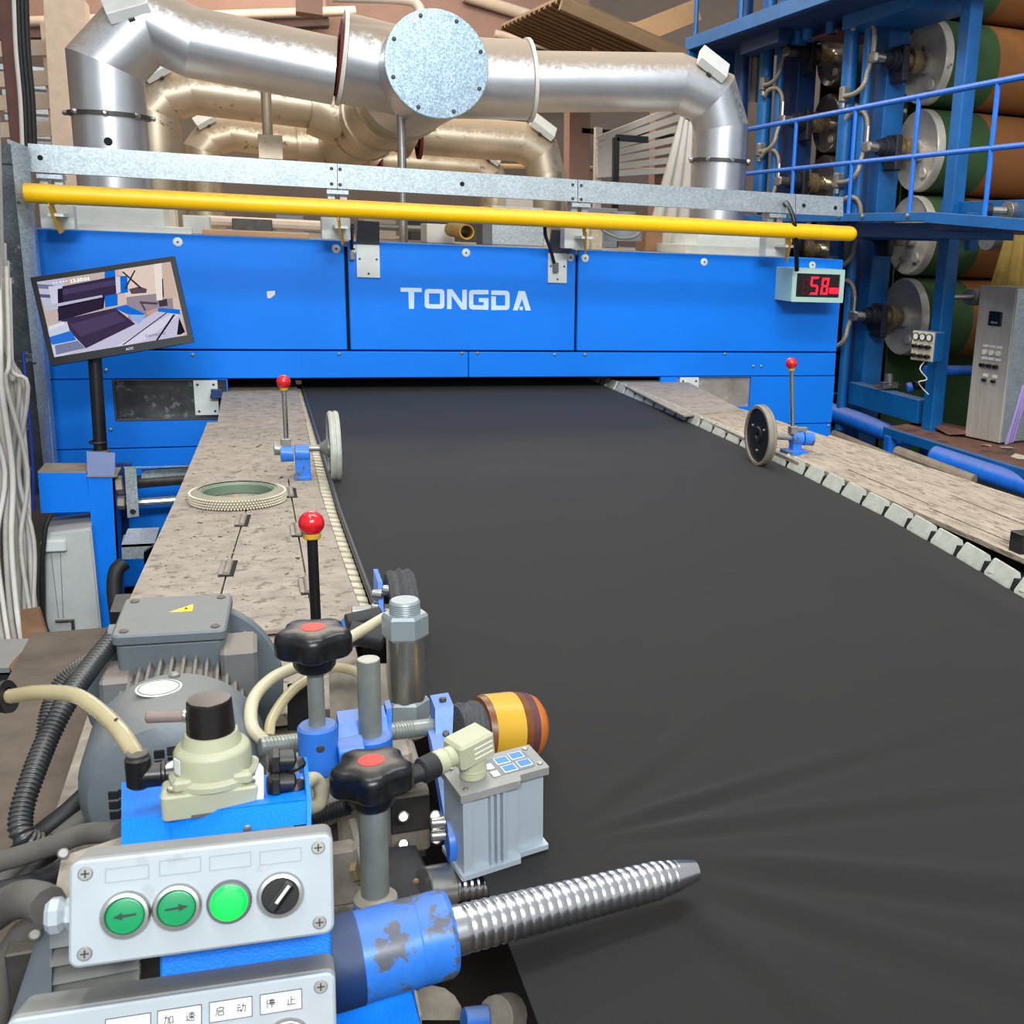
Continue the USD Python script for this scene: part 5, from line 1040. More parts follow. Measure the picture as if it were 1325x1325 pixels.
# written labels, stroke by stroke on a 10 x 10 grid
GL = {'停': ['2,10 0.6,6.5', '1.4,7.6 1.4,0', '3,8.8 9.8,8.8', '6.4,10 6.2,8.8', '4.3,7.7 8.6,7.7', '4.3,7.7 4.3,6.1', '8.6,7.7 8.6,6.1', '4.3,6.1 8.6,6.1', '3,5.2 9.9,5.2', '3,5.2 2.9,4.2', '9.9,5.2 9.5,4.2', '4,3.8 9.2,3.8', '6.5,3.8 6.5,.4', '6.5,.4 5.5,.7'],
      '止': ['5,9.8 5,.6', '5,5.6 9,5.6', '2,6.6 2,.6', '.3,.5 9.8,.5'],
      '启': ['5,10 5.8,9', '1.9,8.7 8.9,8.7', '8.9,8.7 8.9,5.8', '1.9,5.8 8.9,5.8', '1.9,8.7 1.7,3.5', '1.7,3.5 .4,.2', '3.3,4.2 8.8,4.2', '3.3,4.2 3.3,.2', '8.8,4.2 8.8,.2', '3.3,.8 8.8,.8'],
      '动': ['.8,8.6 4.6,8.6', '.3,6 5,6', '2.6,6 .8,2', '.8,2 4.6,2.6', '4,4 5,1.6', '5.4,7.4 9.6,7.4', '9.6,7.4 9.2,.8', '9.2,.8 7.8,1', '7.2,10 7.1,5.5', '7.1,5.5 4.8,.2'],
      '加': ['.4,7.4 5,7.4', '5,7.4 4.7,.8', '4.7,.8 3.6,1.1', '2.5,10 2.3,5', '2.3,5 .3,.4', '6.3,8 9.6,8', '6.3,8 6.3,.6', '9.6,8 9.6,.6', '6.3,1.4 9.6,1.4'],
      '速': ['1,9.4 2,8.2', '.3,6 2,6', '2,6 2,2', '2,2 .3,.6', '2,1.8 4.5,.4', '4.5,.4 9.9,.3', '3.3,8.6 9.8,8.6', '4,7 9.2,7', '4,7 4,4.6', '9.2,7 9.2,4.6', '4,4.6 9.2,4.6', '6.6,10 6.6,1.6', '6.4,4.4 3.6,2', '6.8,4.4 9.6,2']}
def glyph(ch, o, s):
    L = [sg.LineString([tuple(map(float, q.split(','))) for q in st.split()]).buffer(.5, cap_style=2, quad_segs=2) for st in GL[ch]]
    return prism(affinity.scale(unary_union(L), s / 10, s / 10, origin=(0, 0)), o, cex, cey, mm(.45), mm(.6))
for word, u, v in (('停止', 363.8, 1296), ('启动', 298.8, 1306), ('加速', 232.5, 1317), ('', 166, 1328)):
    o = on_plane(u, v, cB, cez)
    lb = part(cb2, 'name_label', [obox(o + cez * mm(.2), (mm(25), mm(12), mm(.4)), [cex, cey, cez])], 'print_white', smooth=False)
    w_, h_ = mm(25.6), mm(12.6)
    part(lb, 'label_border', prism(sg.box(-w_ / 2, -h_ / 2, w_ / 2, h_ / 2).difference(sg.box(-w_ / 2 + mm(.5), -h_ / 2 + mm(.5), w_ / 2 - mm(.5), h_ / 2 - mm(.5))), o, cex, cey, 0, mm(.5)), 'ink_dark', smooth=False)
    for i_, ch_ in enumerate(word):
        s_ = mm(5.6); part(lb, 'lettering', glyph(ch_, o + cex * (mm(-9.2) + i_ * mm(12.5)) - cey * s_ / 2, s_), 'ink_dark', smooth=False)
for k, (u, v) in enumerate(((372, 1348), (304, 1358), (238, 1368))):
    p = on_plane(u, v, cB, cez); bez(cb2, p, mm(15)); part(cb2, 'push_button', lathe(p, cez, [(0, 0), (mm(11), 0), (mm(11), mm(6))] + ([(mm(14), mm(9)), (mm(14), mm(15)), (mm(10), mm(18)), (0, mm(19))] if k == 0 else [(0, mm(6.4))]), 32), 'red_button' if k == 0 else 'button_green_glow')
# blue mounting plate between the boxes
bk = thing('box_bracket', 'bright blue folded bracket carrying the control boxes and the hand valve', 'bracket', cA - cey * mm(80))
back = cA - cez * mm(54)
part(bk, 'back_plate', obox(back - cez * mm(3) - cey * mm(75) + cex * mm(22), (mm(110), mm(170), mm(5)), [cex, cey, cez]), 'blue_panel')
vb = DD(274, 1057, .80)
A_ = at_z(vb, vb[2]) + np.array([mm(2), mm(28), 0])
part(bk, 'shelf', slab([DD(157, 1062, .80), DD(398, 1034, .80), DD(398, 1000, .88), DD(157, 1012, .88)], -EZ, mm(4)), 'blue_panel')
part(bk, 'front_lip', slab([DD(157, 1062, .80), DD(398, 1036, .80), DD(398, 1066, .79), DD(157, 1096, .79)], EY, mm(4)), 'blue_panel')
part(bk, 'front_lip', slab([DD(157, 1060, .80), DD(220, 1056, .80), DD(220, 1098, .785), DD(157, 1102, .785)], EY, mm(4)), 'blue_panel')
part(bk, 'side_wing', slab([DD(392, 980, .86), DD(397, 1034, .80), DD(397, 1075, .78), DD(392, 1060, .86)], EX, mm(3)), 'blue_panel')
part(bk, 'bolt', bolt(DD(320, 1072, .788), (0, -1, 0), mm(3)), 'steel_dull')
# --- hand valve
hv = thing('hand_valve', 'beige hand valve with black rotary cap and brown lever on the blue bracket', 'valve', vb)
x0, x1, yv, zv = vb[0] - mm(34), vb[0] + mm(36), vb[1], vb[2]
part(hv, 'base_body', plate(np.array([vb[0], yv + mm(27), zv]), EX, EY, mm(67), mm(54), mm(20), mm(5), mm(1.5)), 'valve_beige')
part(hv, 'base_notch', box(vb[0] - mm(14), vb[0] + mm(6), yv - mm(.4), yv + mm(2), zv, zv + mm(4)), 'grey_plate')
part(hv, 'dome', lathe(at_z(A_, zv + mm(20)), EZ, [(0, 0), (mm(31), 0), (mm(31), mm(4)), (mm(29), mm(6)), (mm(27.5), mm(7)), (mm(27), mm(22)), (mm(25), mm(25)), (mm(21), mm(27)), (mm(18.5), mm(36)), (0, mm(37))], 40), 'valve_beige')
part(hv, 'lug', [obox(at_z(A_, zv + mm(25)) + np.array([sx * mm(20), -mm(20), 0]), (mm(14), mm(10), mm(9)), None, mm(2)) for sx in (-1, 1)] + [obox(at_z(A_, zv + mm(24)) + np.array([0, -mm(24), 0]), (mm(18), mm(6), mm(3)), None, mm(1))], 'valve_beige')
for sx in (-1, 1): part(hv, 'screw', cyl(at_z(A_, zv + mm(21)) + [sx * mm(28), -mm(20), 0], at_z(A_, zv + mm(23.5)) + [sx * mm(28), -mm(20), 0], mm(3.2), 12), 'steel')
part(hv, 'rotary_cap', lathe(at_z(A_, zv + mm(55)), EZ, [(0, 0), (mm(16.8), 0), (mm(17), mm(3)), (mm(15.8), mm(25)), (mm(14.8), mm(27)), (0, mm(27.5))], 36), 'cap_black')
hc = at_z(A_, zv + mm(69))
hl = DD(189, 928, .80); hd = unit(hl - hc)
part(hv, 'lever', cyl(hc + hd * mm(15), hl, mm(4.6), 14, mm(1)), 'lever_brown'); part(hv, 'lever_tip', cyl(hc + hd * mm(15), hc + hd * mm(19), mm(5.2), 12), 'steel')
part(hv, 'sticker', obox(at_z(A_, zv + mm(36)) + np.array([-mm(23.5), -mm(13), 0]), (mm(1), mm(8), mm(12)), [unit([.8, .5, 0]), unit([-.5, .8, 0]), EZ]), 'tape_white')
# fittings and hoses of the valve
ef = thing('elbow_fitting', 'black push-in elbow fitting at the left of the hand valve', 'fitting', DD(180, 1005, .80))
e0 = DD(180, 1005, .81); et = at_z(e0, zat(e0, 176, 978))
part(ef, 'elbow_body', [cyl(at_z(e0, e0[2] - mm(8)), et, mm(9), 16, mm(2)), cyl(e0, e0 + [mm(26), 0, 0], mm(9), 16, mm(2)), cyl(e0 + [mm(15), 0, 0], e0 + [mm(19), 0, 0], mm(10), 16)], 'black_plastic'); part(ef, 'collet', cyl(et, et + [0, 0, mm(3)], mm(8), 16), 'steel_dark')
part(ef, 'sealing_tape', [obox(e0 + [mm(24), -mm(3), mm(8)], (mm(16), mm(6), mm(5)), [unit([1, 0, .5]), EY, unit([-.5, 0, 1])], mm(2)), obox(e0 + [mm(30), 0, 0], (mm(6), mm(14), mm(20)), None, mm(3))], 'tape_white')
ah = thing('air_hose', 'clear amber hose arching from the left black connector to the elbow fitting', 'hose', DD(120, 905, .85))
part(ah, 'hose_tube', tube([DD(14, 901, .92), DD(50, 896, .90), DD(95, 899, .88), DD(128, 919, .86), DD(155, 946, .83), DD(170, 968, .815), et + [0, 0, -mm(2)]], mm(6.4), 12), 'hose_amber'); part(ah, 'ink_mark', [cyl(DD(149, 930, .832), DD(151, 932, .832), mm(1.6), 8)], 'tape_purple')
hc_ = thing('hose_connector', 'round black hose connector at the left frame edge', 'connector', DD(4, 902, .92)); part(hc_, 'connector_body', [cyl(DD(-16, 904, .925), DD(6, 902, .92), mm(13), 20, mm(2)), pipe_ring(DD(6, 902, .92), DD(12, 901, .92), mm(14), mm(8), 24)], 'black_plastic')
for k, v in enumerate((985, 1014)):
    e = thing('elbow_fitting', ['upper', 'lower'][k] + ' black hose fitting at the right of the hand valve', 'fitting', DD(365, v, .82)); a, b = DD(346, v + 2, .82), DD(382, v - 2, .83)
    part(e, 'fitting_body', [cyl(a, b, mm(8.5), 16, mm(2)), hexnut(DD(352, v + 1, .82), DD(362, v, .822), mm(10.5))], 'black_plastic'); part(e, 'fitting_nose', cyl(DD(378, v - 2, .83), DD(385, v + 12, .83), mm(8), 14, mm(2)), 'black_plastic')
solo('sealing_tape', 'ragged white sealing tape on the right flank of the hand valve', 'tape', hull([DD(334 + rnd.uniform(-6, 8), v + rnd.uniform(-4, 4), .81) for v in np.linspace(985, 1054, 16)] + [DD(338, 1020, .825)]), 'tape_white')
solo('air_hose', 'short beige hose curling under the right fittings of the hand valve', 'hose', tube([DD(386, 1020, .84), DD(405, 1008, .87), DD(416, 1022, .88), DD(412, 1040, .88), DD(392, 1046, .86), DD(380, 1046, .84)], mm(6), 10), 'hose_beige')
solo('air_hose', 'thick beige hose looping behind the hand valve toward the chrome cylinder', 'hose', tube([DD(345, 962, 1.02), DD(326, 940, 1.02), DD(328, 905, 1.05), DD(352, 878, 1.08), DD(385, 862, 1.1), DD(430, 838, 1.14), DD(470, 815, 1.2), DD(497, 799, 1.25)], mm(6.2), 10), 'hose_beige')
solo('air_hose', 'thin amber hose curving from under the valve to the upright steel rod', 'hose', tube([DD(348, 952, 1.04), DD(352, 930, 1.05), DD(372, 900, 1.07), DD(398, 878, 1.09), DD(430, 864, 1.12), DD(455, 867, 1.14), DD(474, 876, 1.15)], mm(5.2), 10), 'hose_amber')
# --- motor
mcn = DD(240, 905, 1.18); MX, MZ = mcn[0], mcn[2]; my = lambda y: y * KS
mo_ = thing('electric_motor', 'dusty grey electric motor with terminal box, big flange and vented fan cover', 'motor', (MX, mcn[1], MZ - mm(100)))
part(mo_, 'flange', cyl((MX, my(1.252), MZ), (MX, my(1.236), MZ), mm(101), 48, mm(2)), 'motor_grey')
for a in (.72, 2.4, 3.9, 5.5): part(mo_, 'flange_bolt', [cyl((MX + mm(84) * math.cos(a), my(1.236), MZ + mm(84) * math.sin(a)), (MX + mm(84) * math.cos(a), my(1.231), MZ + mm(84) * math.sin(a)), mm(9), 14), hexnut((MX + mm(84) * math.cos(a), my(1.232), MZ + mm(84) * math.sin(a)), (MX + mm(84) * math.cos(a), my(1.222), MZ + mm(84) * math.sin(a)), mm(7))], 'steel')
part(mo_, 'stator_body', cyl((MX, my(1.24), MZ), (MX, my(1.06), MZ), mm(60), 36, mm(2)), 'motor_fin')
for k in range(26):
    a = -.5 + k * (np.pi + 1.0) / 25; d = np.array([math.cos(a), 0, math.sin(a)]); tq = np.array([-math.sin(a), 0, math.cos(a)])
    part(mo_, 'fin', obox(np.array([MX, my(1.145), MZ]) + d * mm(63), (mm(12), my(.155), mm(3.4)), [d, EY, np.cross(d, EY)]), 'motor_fin')
part(mo_, 'terminal_pedestal', [obox((MX, my(1.215), MZ + mm(66)), (mm(84), mm(46), mm(30)), None, mm(3)), obox((MX + mm(58), my(1.175), MZ + mm(45)), (mm(36), mm(60), mm(60)), None, mm(4)), obox((MX - mm(58), my(1.175), MZ + mm(30)), (mm(30), mm(60), mm(50)), None, mm(4))], 'motor_fin')
fan = lathe((MX, my(1.085), MZ), (0, -1, 0), [(mm(60), 0), (mm(80), 0), (mm(80), my(.058)), (mm(77), my(.078)), (mm(68), my(.094)), (mm(48), my(.104)), (mm(20), my(.107)), (0, my(.107))], 48)
fc = part(mo_, 'fan_cover', fan, 'motor_grey')
FP = np.array([(mm(80), my(.058)), (mm(77), my(.078)), (mm(68), my(.094)), (mm(48), my(.104)), (mm(20), my(.107)), (0, my(.107))])[::-1]
def fan_hit(u, v):
    """Where the line of sight at (u, v) meets the domed front of the fan cover, and the normal there."""
    r_ = ray(u, v); sh_ = lambda q: np.interp(np.hypot(q[0] - MX, q[2] - MZ), FP[:, 0], FP[:, 1])
    for t_ in np.linspace(.6, 2.2, 4000):
        q = CAM + r_ * t_
        if np.hypot(q[0] - MX, q[2] - MZ) < mm(80) and my(1.085) - q[1] < sh_(q):
            e_ = 1e-3; return q, unit([-(sh_(q + [e_, 0, 0]) - sh_(q)) / e_, -1, -(sh_(q + [0, 0, e_]) - sh_(q)) / e_])
    return CAM + r_ * 1.4, np.array([0, -1.0, 0])
for u0, v0, du, dv, nc, nr, dy, tl_ in ((206, 976, 17, -4.5, 3, 2, .9815, 0), (147, 1029, 13, -3, 2, 3, .988, .3)):
    for i_ in range(nc):
        for j_ in range(nr):
            p, n_ = fan_hit(u0 + du * i_ + j_, v0 + dv * i_ + 13 * j_); tq = unit(np.cross(n_, EX)); part(fc, 'vent_slot', obox(p, (mm(8.5), mm(7.5), mm(2.4)), [np.cross(tq, n_), tq, n_], mm(.6)), 'black_gap')
lbp = np.array([MX - mm(8), my(1.085) - my(.035), MZ + mm(80)])
lab = lathe((MX - mm(10), my(1.052), MZ + mm(79.4)), (0, 0, 1), [(0, 0), (mm(20), 0), (mm(20), mm(1)), (0, mm(1.2))], 28)
part(fc, 'name_sticker', lab, 'tape_white'); part(fc, 'sticker_ring', torus((MX - mm(10), my(1.052), MZ + mm(80.5)), EZ, mm(17.5), mm(.7), 28, 6), 'ring_green')
part(fc, 'cover_screw', [bolt((MX + mm(2), my(1.078), MZ + mm(80)), EZ, mm(5), mm(4)),], 'steel_dull')
tl, tex, tey = CAM + (np.array([-.0951, 1.2054, 1.397]) - CAM) * KS, unit([.998, -.0626, -.005]), np.array([.0628, .9915, .1139]); tey = unit(tey - tex * (tey @ tex)); tez = np.cross(tex, tey)
tbx = part(mo_, 'terminal_box', plate(tl - tez * mm(52), tex, tey, mm(103), mm(86), mm(40), mm(8), mm(3)), 'motor_grey')
part(tbx, 'lid', plate(tl - tez * mm(12), tex, tey, mm(108), mm(93), mm(12), mm(7), mm(2)), 'motor_grey'); part(tbx, 'lid_screw', [bolt(tl + tex * a * mm(43) + tey * b * mm(36), tez, mm(4.5), mm(1.5), 10) for a in (-1, 1) for b in (-1, 1)], 'steel_dark')
tri = sg.Polygon([(-mm(11), -mm(8)), (mm(11), -mm(8)), (mm(10.5), mm(9))])
part(tbx, 'warning_sticker', prism(tri, tl + tex * mm(6) + tey * mm(12), tex, tey, 0, mm(.5)), 'warn_yellow', smooth=False); part(tbx, 'warning_mark', prism(sg.Polygon([(mm(2), -mm(1)), (mm(5), mm(2)), (mm(4.5), -mm(.5)), (mm(7), -mm(1)), (mm(3), -mm(5)), (mm(4), -mm(2))]), tl + tex * mm(6) + tey * mm(12), tex, tey, mm(.5), mm(.8)), 'ink_dark', smooth=False)
cg = DD(140, 835, 1.13)
part(tbx, 'cable_gland', [cyl(tl - tex * mm(46) - tez * mm(22), tl - tex * mm(64) - tez * mm(22), mm(13), 8)], 'motor_grey')
part(mo_, 'foot', box(MX - mm(70), MX + mm(70), my(1.10), my(1.22), MZ - mm(106), MZ - mm(58)), 'motor_grey')
def conduit(name, label, pts, r, pitch, m, rib=.16):
    P_ = spline(pts, 60); L_ = np.r_[0, np.cumsum(np.linalg.norm(np.diff(P_, axis=0), axis=1))]; nn = int(L_[-1] / pitch * 4); s_ = np.linspace(0, L_[-1], nn)
    Q = np.stack([np.interp(s_, L_, P_[:, i_]) for i_ in range(3)], 1); rad = r * (1 - rib * np.array([0, .5, 1, .5])[np.arange(nn) % 4])
    return solo(name, label, 'conduit', tube(Q, r, 14, smooth=False, radii=rad), m, smooth=True)
conduit('corrugated_conduit', 'thick black ribbed conduit sweeping down from the motor terminal box', [tl - tex * mm(58) - tez * mm(22), DD(118, 862, 1.1), DD(88, 905, 1.06), DD(62, 955, 1.03), DD(42, 1005, 1.0), DD(28, 1050, .98), DD(29, 1080, .97), DD(50, 1092, .98)], mm(10.5), mm(4.4), 'conduit_black', .22)
conduit('corrugated_conduit', 'thin spiral sleeve looping behind the thick black conduit', [DD(135, 848, 1.2), DD(100, 866, 1.2), DD(76, 890, 1.19), DD(62, 930, 1.17), DD(58, 965, 1.16)], mm(10), mm(3.6), 'conduit_black', .3)
for k, (pts, r, m, lab_) in enumerate((
    ([DD(155, 1078, .86), DD(110, 1079, .88), DD(62, 1096, .88), DD(10, 1112, .88), DD(-20, 1118, .88)], 8.5, 'cable_dust', 'dusty grey cable running left from the blue bracket'),
    ([DD(130, 1010, 1.05), DD(90, 1048, 1.02), DD(50, 1080, 1.0), DD(0, 1125, .96), DD(-30, 1150, .95)], 9, 'black_rubber', 'black cable sloping down left from the fan cover, uppermost'),
    ([DD(140, 1035, 1.02), DD(95, 1068, 1.0), DD(50, 1105, .97), DD(-20, 1160, .93)], 8, 'cable_dust', 'dusty cable just below the uppermost black cable'),
    ([DD(145, 1055, 1.0), DD(100, 1082, .97), DD(50, 1118, .93), DD(-20, 1185, .9)], 7, 'black_rubber', 'black cable below the dusty ones at lower left'),
    ([DD(62, 1172, .74), DD(40, 1163, .75), DD(10, 1170, .77), DD(-30, 1198, .8)], 13, 'cable_dust', 'thick dusty cable entering the gland of the upper control box'),
    ([DD(60, 1190, .8), DD(30, 1215, .8), DD(5, 1260, .8), DD(-10, 1330, .8)], 12, 'cable_dust', 'thick dusty cable dropping down at the lower left corner'),
    ([DD(90, 1120, .9), DD(50, 1140, .88), DD(10, 1152, .86), DD(-30, 1160, .86)], 9, 'black_rubber', 'black cable behind the grey drive casing at left'),
    ([DD(66, 1083, .95), DD(90, 1086, .94), DD(60, 1104, .93), DD(30, 1098, .95)], 3, 'black_rubber', 'thin black tie hanging at the conduit end'))):
    solo('floor_cable', lab_, 'cable', tube(pts, mm(r), 10), m)
dv = thing('drive_casing', 'dusty grey finned drive casing left of the control boxes', 'casing', DD(80, 1200, .78))
part(dv, 'top_plate', slab([DD(80, 1108, .80), DD(160, 1082, .84), DD(160, 1120, .80), DD(66, 1180, .76)], -EZ, mm(6)), 'cast_grey')
part(dv, 'side_plate', slab([DD(62, 1186, .77), DD(44, 1225, .76), DD(18, 1325, .75), DD(-20, 1420, .74), DD(64, 1420, .72), DD(68, 1200, .755)], EY, mm(8)), 'motor_grey')
for k in range(5): part(dv, 'cooling_fin', slab([DD(64, 1212 + 24 * k, .75), DD(180, 1196 + 22 * k, .76), DD(180, 1210 + 22 * k, .755), DD(64, 1228 + 24 * k, .745)], EY, mm(14)), 'motor_grey')
part(dv, 'dark_case', obox(DD(140, 1245, .83), (mm(120), mm(60), mm(80))), 'steel_dark')  # dark steel box behind the cooling fins
for u, v, d in ((82, 1106, .795), (72, 1168, .76), (45, 1211, .755)): part(dv, 'screw', [cyl(DD(u, v, d), DD(u, v - 2, d - .004), mm(4), 12, mm(1))], 'steel_dull')

# --- star knobs, rods and blue clamps
def star(c, R, h, m='black_glossy', n=70, lobes=5, ph=.4):
    a = np.arange(n) / n * 2 * np.pi; rad = R * (.91 + .09 * np.tanh(1.3 * np.cos(lobes * (a + ph))) / np.tanh(1.3)); rows = []
    for z, s_ in ((0, .80), (.08, .93), (.2, 1.0), (.72, 1.0), (.9, .955), (1.0, .84), (1.04, .5)):
        rows.append(np.stack([c[0] + rad * s_ * np.cos(a), c[1] + rad * s_ * np.sin(a), np.full(n, c[2] + z * h)], 1))
    v = np.vstack(rows + [[c], [np.asarray(c) + [0, 0, h * 1.05]]]); f = []; m_ = len(rows)
    for i_ in range(m_ - 1):
        for k in range(n): k2 = (k + 1) % n; f += [(i_ * n + k, i_ * n + k2, (i_ + 1) * n + k2), (i_ * n + k, (i_ + 1) * n + k2, (i_ + 1) * n + k)]
    for k in range(n): k2 = (k + 1) % n; f += [(m_ * n, k2, k), (m_ * n + 1, (m_ - 1) * n + k, (m_ - 1) * n + k2)]
    return trimesh.Trimesh(v, np.array(f), process=False)
def knob(label, pb, ub, vb_, uk, vk, rr_, R, rodm):
    z1 = zat(pb, uk, vk); t = thing('star_knob', label, 'knob', pb)
    part(t, 'spindle', cyl(pb, at_z(pb, z1), mm(rr_), 18), rodm)
    part(t, 'knob_collar', lathe(at_z(pb, z1 - mm(2)), EZ, [(0, 0), (mm(R * .44), 0), (mm(R * .54), mm(5)), (mm(R * .6), mm(18)), (0, mm(18))], 24), 'black_glossy')
    part(t, 'knob_head', star(at_z(pb, z1 + mm(12)), mm(R), mm(25)), 'black_glossy', smooth=40)
    part(t, 'red_cap', lathe(at_z(pb, z1 + mm(37)), EZ, [(0, 0), (mm(R * .31), 0), (mm(R * .31), mm(1.4)), (0, mm(1.8))], 24), 'red_cap')
    return t
k1b = DD(411, 945, .98); knob('black star knob with red cap, upper one on a slim steel spindle', k1b, 0, 0, 404, 864, 7.2, 33.5, 'rod_grey')
k2b = DD(486, 1165, .90); knob('black star knob with red cap, lower one in front of the steel block', k2b, 0, 0, 478, 1040, 11.5, 33.5, 'rod_grey')
cs = thing('clamp_assembly', 'blue clamp bodies joined on a threaded horizontal rod', 'clamp', DD(450, 960, 1.0))
part(cs, 'clamp_barrel', [lathe(at_z(k1b, zat(k1b, 412, 998)), EZ, [(0, 0), (mm(16), 0), (mm(17.5), mm(2)), (mm(17.5), zat(k1b, 411, 940) - zat(k1b, 412, 998)), (mm(15.5), zat(k1b, 411, 937) - zat(k1b, 412, 998)), (0, zat(k1b, 411, 937) - zat(k1b, 412, 998))], 32)], 'clamp_blue')
part(cs, 'grub_screw', [cyl(k1b + [mm(1), -mm(17), -mm(10)], k1b + [mm(1), -mm(18.5), -mm(10)], mm(3.6), 14), cyl(k1b + [mm(1), -mm(18), -mm(10)], k1b + [mm(1), -mm(18.8), -mm(10)], mm(2.2), 6)], 'steel_dark')
rb = DD(480, 965, 1.03)
part(cs, 'clamp_barrel', cyl(at_z(rb, zat(rb, 482, 985)), at_z(rb, zat(rb, 480, 950)), mm(20), 28, mm(2)), 'clamp_blue')
part(cs, 'clamp_bridge', [slab([DD(438, 935, 1.02), DD(500, 927, 1.04), DD(508, 980, 1.03), DD(438, 992, 1.01)], EY, mm(26)), cyl(DD(436, 975, .99), DD(470, 968, 1.0), mm(13), 20)], 'clamp_blue')
part(cs, 'clamp_wing', slab([DD(500, 918, 1.05), DD(507, 916, 1.05), DD(507, 985, 1.03), DD(500, 985, 1.03)], EY, mm(20)), 'clamp_blue')
rp, rq_ = DD(336, 967, 1.0), DD(566, 939, 1.1)
t = thing('cross_rod', 'grey horizontal rod with threaded lengths passing through the blue clamps', 'rod', (rp + rq_) / 2)
part(t, 'rod_body', cyl(rp, rq_, mm(8.6), 18), 'rod_grey'); d_ = unit(rq_ - rp)
part(t, 'thread', [cyl(rp + d_ * (mm(4) + k * mm(3.3)), rp + d_ * (mm(6) + k * mm(3.3)), mm(9.3), 18, mm(.8)) for k in range(12)] + [cyl(rp + (rq_ - rp) * .73 + d_ * k * mm(3), rp + (rq_ - rp) * .73 + d_ * (k * mm(3) + mm(1.7)), mm(9.3), 18, mm(.8)) for k in range(7)], 'rod_grey', kind='stuff')
t = thing('upright_rod', 'plain steel rod standing in the blue clamp, cut flat on top', 'rod', rb); part(t, 'rod_body', cyl(at_z(rb, zat(rb, 481, 975)), at_z(rb, zat(rb, 480, 852)), mm(10.6), 24, mm(.8)), 'rod_grey')
ec = thing('end_clamp', 'blue square end clamp with two screws right of the threaded rod', 'clamp', DD(573, 965, 1.08))
part(ec, 'clamp_block', slab([DD(563, 917, 1.085), DD(587, 913, 1.09), DD(585, 962, 1.08), DD(564, 966, 1.075)], EY, mm(34)), 'clamp_blue')
part(ec, 'screw', [cyl(DD(573, 908, 1.10), DD(573, 902, 1.10), mm(3.6), 12)], 'steel_dark'); part(ec, 'screw', [cyl(DD(577, 949, 1.083), DD(577, 949, 1.078), mm(3.4), 12)], 'steel_dark')
am = thing('flat_bracket', 'blue flat bracket with rounded end hanging beside the sensor box', 'bracket', DD(588, 1110, 1.0))
a0, a1 = DD(576, 962, 1.06), DD(590, 1100, .985)
w_ = mm(11); zs_ = a1[2]; arm = unary_union([sg.Point(a1[1] + mm(18), a1[2]).buffer(mm(19)), sg.Polygon([(a1[1] - mm(0), a1[2] + mm(4)), (a0[1] + mm(10), a0[2]), (a0[1] + mm(46), a0[2]), (a1[1] + mm(37), a1[2])])])
part(am, 'arm_plate', prism(arm, (a1[0] - w_ / 2, 0, 0), EY, EZ, 0, w_), 'clamp_blue'); part(am, 'bolt', [cyl((a1[0] - w_ * .5, a1[1] + mm(20), a1[2] + mm(k * 13 + 6)), (a1[0] - w_ * .5 - mm(14), a1[1] + mm(20), a1[2] + mm(k * 13 + 6)), mm(5), 12) for k in range(2)], 'steel')
cst = thing('cast_support', 'beige dusty casting with a dark recess behind the slim steel spindle', 'casting', DD(440, 930, 1.2))
part(cst, 'casting_body', [hull([DD(u, v, d) for u, v in ((425, 862), (505, 858), (512, 930), (428, 945)) for d in (1.2, 1.3)])], 'cast_grey'); part(cst, 'recess', hull([DD(u, v, d) for u, v in ((372, 885), (398, 880), (402, 945), (372, 945)) for d in (1.2, 1.22)]), 'black_gap')
# --- chrome cylinder
cb_ = DD(527, 937, 1.22); zc_ = lambda v, u=526: zat(cb_, u, v)
pc = thing('chrome_cylinder', 'upright chrome cylinder with grey hexagon ends and threaded top', 'cylinder', at_z(cb_, zc_(948)))
part(pc, 'foot', cyl(at_z(cb_, zc_(948)), at_z(cb_, zc_(928)), mm(27), 30, mm(3)), 'cast_grey'); mk('hex_grey', (146, 156, 158), .4, .3, var=.06); part(pc, 'hex_base', hexnut(at_z(cb_, zc_(930)), at_z(cb_, zc_(902)), mm(25)), 'hex_grey', smooth=False)
part(pc, 'barrel', cyl(at_z(cb_, zc_(906)), at_z(cb_, zc_(818)), mm(20.5), 36), 'steel'); part(pc, 'hex_cap', hexnut(at_z(cb_, zc_(824)), at_z(cb_, zc_(792)), mm(25)), 'hex_grey', smooth=False)
part(pc, 'threaded_top', lathe(at_z(cb_, zc_(794)), EZ, [(0, 0)] + [(mm(16 + (k % 2) * .7), mm(1.2 * k)) for k in range(12)] + [(mm(16), mm(15)), (mm(14.5), mm(16.5)), (0, mm(16.8))], 30), 'hex_grey')
# --- third wheel unit behind the cylinder
bw = thing('press_wheel_unit', 'near lever wheel wound with frayed grey thread, red ball above the star knob', 'wheel', D(492, 800, 2.1))
cwb = D(519, 785, 2.16); R3 = .105
pr3 = [(R3 * .6, -.026), (R3 * .9, -.026), (R3 * .97, -.018), (R3 * .93, -.008), (R3, 0), (R3 * .94, .008), (R3 * .98, .018), (R3 * .9, .026), (R3 * .6, .026), (R3 * .6, -.026)]
part(bw, 'wound_tyre', lathe(cwb - [0, 0, .028], EX, pr3, 40), 'frayed_grey'); part(bw, 'disc', cyl(cwb + [-.012, 0, -.028], cwb + [.012, 0, -.028], R3 * .62, 30), 'black_plastic')
part(bw, 'blue_plate', slab([D(489, 753, 2.14), D(495, 753, 2.14), D(498, 822, 2.06), D(491, 822, 2.06)], EY, .09), 'blue_chipped')
part(bw, 'plate_bolt', [cyl(D(u, v, 2.12), D(u + 14, v, 2.12), .011, 12) for u, v in ((482, 770), (482, 787), (496, 764))], 'steel')
